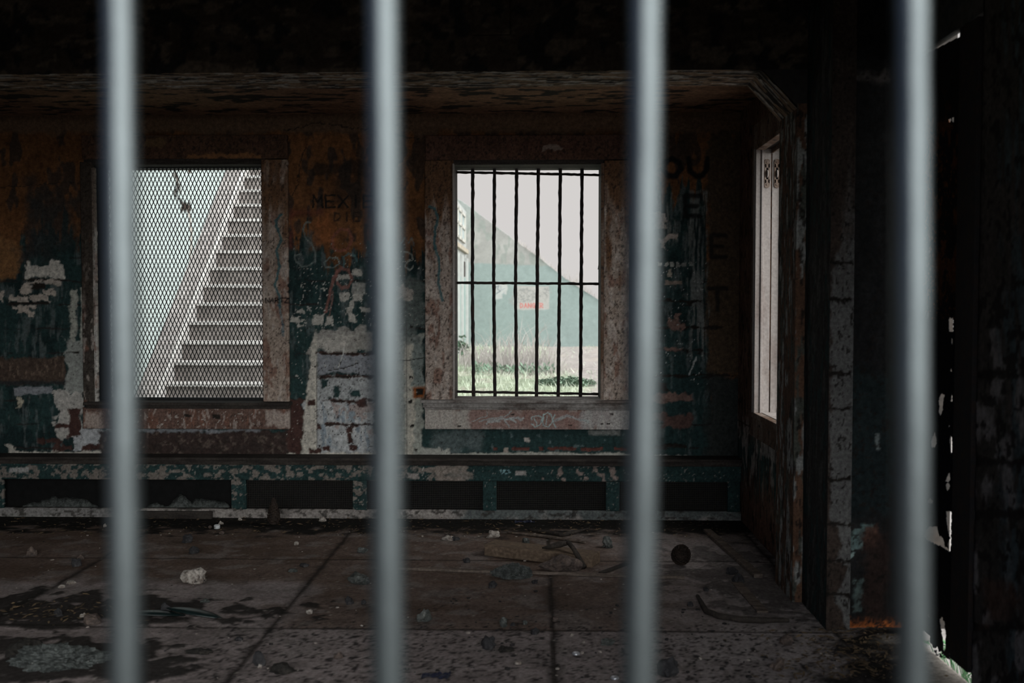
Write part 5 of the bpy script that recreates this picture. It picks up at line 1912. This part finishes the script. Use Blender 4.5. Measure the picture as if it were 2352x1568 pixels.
mb = MB()
for k in range(1500):
    cx, cy, sp, hh = r.choice([(-.95, 18.2, .28, .55), (-.6, 17.6, .35, .6), (-.25, 17.5, .32, .75), (.1, 17.7, .28, .6), (-.4, 18.6, .5, .9), (.25, 17.2, .25, .4), (-1.25, 18.5, .25, .45)])
    X, Y = r.gauss(cx, sp * .6), r.gauss(cy, .4)
    if X < XF + .12:
        continue
    z = ground_z(X, Y) - .02
    h = hh * (r.random() ** 3.2) * .95 + .08
    b = Vector((X, Y, z))
    lean = Vector((r.gauss(.05, .45), r.gauss(0, .2), 0)) * h
    w = r.uniform(.004, .009)
    e = Vector((w, 0, 0))
    m1 = b + lean * .35 + Vector((0, 0, h * .65))
    t = b + lean + Vector((0, 0, h))
    mb.quad(b - e, b + e, m1 + e * .7, m1 - e * .7)
    mb.tri(m1 - e * .7, m1 + e * .7, t)
o = mb.build('dry_grass', M_DRY)
tag(o, 'tall dry straw-coloured grass clump before the teal wall', 'grass', None, 'stuff')

mb = MB()
for k in range(420):
    px = r.uniform(1090, 1275)
    Y = r.uniform(16.4, 17.3)
    X = onY(px, 850, Y).x
    b = Vector((X, Y, ground_z(X, Y)))
    a = r.uniform(0, 6.28)
    l = r.uniform(.04, .10)
    d = Vector((math.cos(a), math.sin(a) * .4, r.uniform(.3, 1.2))) * l
    e = Vector((-math.sin(a), math.cos(a), 0)) * l * .25
    b.z += r.random() * .10
    mb.quad(b, b + d * .5 + e, b + d, b + d * .5 - e)
o = mb.build('green_undergrowth', M_BUSH)
tag(o, 'dark green undergrowth at the foot of the dry grass', 'plants', None, 'stuff')


def shrub(name, cx, cy, rx, ry, h, n, mat, label, seed, leaf=.05):
    r = random.Random(seed)
    z0 = ground_z(cx, cy)
    root = empty(name, (cx, cy, z0))
    tag(root, label, 'shrub')
    st = MB()
    lf = MB()
    for k in range(max(10, n // 25)):
        a = r.uniform(0, 6.28)
        d = r.random() ** .5
        tip = Vector((cx + math.cos(a) * d * rx, cy + math.sin(a) * d * ry, z0 + h * r.uniform(.5, 1) * (1 - .5 * d)))
        st.tube([Vector((cx + math.cos(a) * d * rx * .3, cy + math.sin(a) * d * ry * .3, z0 - .02)), tip], [.006, .003], 5)
    for k in range(n):
        a = r.uniform(0, 6.28)
        d = r.random() ** .5
        c = Vector((cx + math.cos(a) * d * rx, cy + math.sin(a) * d * ry, z0 + h * r.uniform(.1, 1) * (1 - .55 * d * d)))
        b = r.uniform(0, 6.28)
        q = Vector((math.cos(b), math.sin(b), r.uniform(-.3, .8))).normalized() * leaf * r.uniform(.6, 1.2)
        e = q.cross(Vector((r.random(), r.random(), 1))).normalized() * leaf * .28
        lf.quad(c - q * .5, c + e, c + q * .5, c - e)
    as_child(st.build('stems', M_BARK), root)
    as_child(lf.build('leaves', mat), root)


p = onZ(1300, 893, .05)
shrub('low_shrub', p.x, p.y, .46, .3, .13, 900, M_BUSH, 'low dark green shrub beside the dirt path in the yard', 4, .06)
p = onZ(1064, 812, .2)
shrub('weed', -1.52, 20.3, .10, .10, .5, 60, M_BUSH, 'lone dark green weed at the foot of the pale building front', 6, .16)
# weeds beyond the rotten foot of the door
for i, (yy, lab, n) in enumerate([(3.55, 'green weed behind the rotten foot of the rusted door', 70), (3.86, 'smaller green weed left of the other at the rusted door', 40)]):
    r = random.Random(60 + i)
    cx = X_RIGHT + .16
    root = empty('weed', (cx, yy, -.13))
    tag(root, lab, 'weed')
    lf = MB()
    st = MB()
    for k in range(n):
        a = r.uniform(0, 6.28)
        d = r.random() * .10
        base = Vector((cx + math.cos(a) * d, yy + math.sin(a) * d, -.14))
        tip = base + Vector((math.cos(a) * .05, math.sin(a) * .06, r.uniform(.05, .22 if i == 0 else .16)))
        st.tube([base, tip], .0018, 5)
        b = r.uniform(0, 6.28)
        q = Vector((math.cos(b), math.sin(b), r.uniform(.0, .7))).normalized() * r.uniform(.025, .05)
        e = q.cross(Vector((0, 0, 1))).normalized() * .011
        lf.quad(tip, tip + q * .5 + e, tip + q, tip + q * .5 - e)
    as_child(st.build('stems', M_WEED), root)
    as_child(lf.build('leaves', M_WEED), root)

# outdoor stairs and pale side wall behind the mesh window --------------------------
SX0, SX1 = -3.60, -1.95
S_Y0, RUN, RISE, S_Z0 = 9.5, .2207, .1946, .568
stairs = empty('outdoor_stairs', (SX0, S_Y0 - 2 * RUN, ground_z(-3, 8.8)))
tag(stairs, 'worn concrete stair flight climbing away behind the mesh window', 'stairs')
for k in range(-3, 19):
    y0 = S_Y0 + k * RUN
    zt_ = S_Z0 + k * RISE
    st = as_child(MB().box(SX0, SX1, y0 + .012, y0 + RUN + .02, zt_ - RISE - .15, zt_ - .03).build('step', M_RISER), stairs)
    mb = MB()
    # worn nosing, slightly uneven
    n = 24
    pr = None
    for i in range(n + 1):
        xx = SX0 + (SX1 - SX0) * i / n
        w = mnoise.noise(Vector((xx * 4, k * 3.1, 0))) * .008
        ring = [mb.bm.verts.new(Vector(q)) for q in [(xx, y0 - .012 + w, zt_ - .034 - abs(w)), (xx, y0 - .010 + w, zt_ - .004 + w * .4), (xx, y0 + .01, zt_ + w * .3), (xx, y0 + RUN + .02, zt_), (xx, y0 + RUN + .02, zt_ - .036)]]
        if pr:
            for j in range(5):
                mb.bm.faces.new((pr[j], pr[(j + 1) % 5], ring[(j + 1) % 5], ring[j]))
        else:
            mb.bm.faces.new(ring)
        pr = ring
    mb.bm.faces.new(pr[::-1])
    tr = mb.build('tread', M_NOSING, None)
    tr.parent = st
    tr.matrix_parent_inverse = (Matrix.Translation(stairs.location)).inverted() @ Matrix.Identity(4)
    tr.matrix_parent_inverse = Matrix.Identity(4)
SWX = -3.83
ya, yb = S_Y0 - 4 * RUN, S_Y0 + 19 * RUN


def curb_z(Y):
    return S_Z0 + (Y - S_Y0) / RUN * RISE


as_child(MB().prism([(ya, -.6), (ya, curb_z(ya) + .02), (yb, curb_z(yb) + .02), (yb, -.6)], 'x', SWX + .004, SX0 - .03).build('side_curb', M_CONC), stairs)
as_child(MB().prism([(ya, -.6), (ya, curb_z(ya) + .024), (yb, curb_z(yb) + .024), (yb, -.6)], 'x', SX0 - .032, SX0 + .012).build('curb_edge', M_NOSING), stairs)
as_child(MB().prism([(ya, 0), (yb, 0), (yb, curb_z(yb) - RISE - .3), (ya + 1.6, 0)], 'x', SX0, SX1).build('stair_body', M_CONC), stairs)


def sidewall_paint(x, y, P):
    p = Paint(x, y, (.40, .46, .445))
    p.vary(.08, 40, 60, 341)
    p.line((.04, .035, .03), [(403, 372), (402, 395), (408, 412), (405, 430), (404, 446), (412, 462), (422, 470)], 7, wob=7)
    p.line((.10, .08, .06), [(394, 398), (402, 404), (410, 425), (412, 445)], 5, wob=8, a=.7)
    p.rect((.035, .025, .02), 422, 464, 438, 484, f=4, rag=7, ns=8)
    p.line((.3, .26, .22), [(432, 484), (437, 500), (440, 535), (439, 570), (436, 610)], 5, wob=3, a=.8)
    p.rect((.05, .03, .02), 432, 380, 440, 396, f=3, rag=3, ns=6)
    p.rect((.05, .05, .05), 316, 895, 332, 910, f=4, rag=4, ns=8)
    p.vary(.06, 10, 14, 343)
    return p


o = grid('stair_wall', (SWX, 7.2, -.1), (0, 1, 0), (0, 0, 1), (1, 0, 0), 8.5, 6.2, .022, sidewall_paint, M_OUT, thick=.3)
tag(o, 'pale blue-green cracked wall rising beside the outdoor stairs', 'wall', None, 'structure')
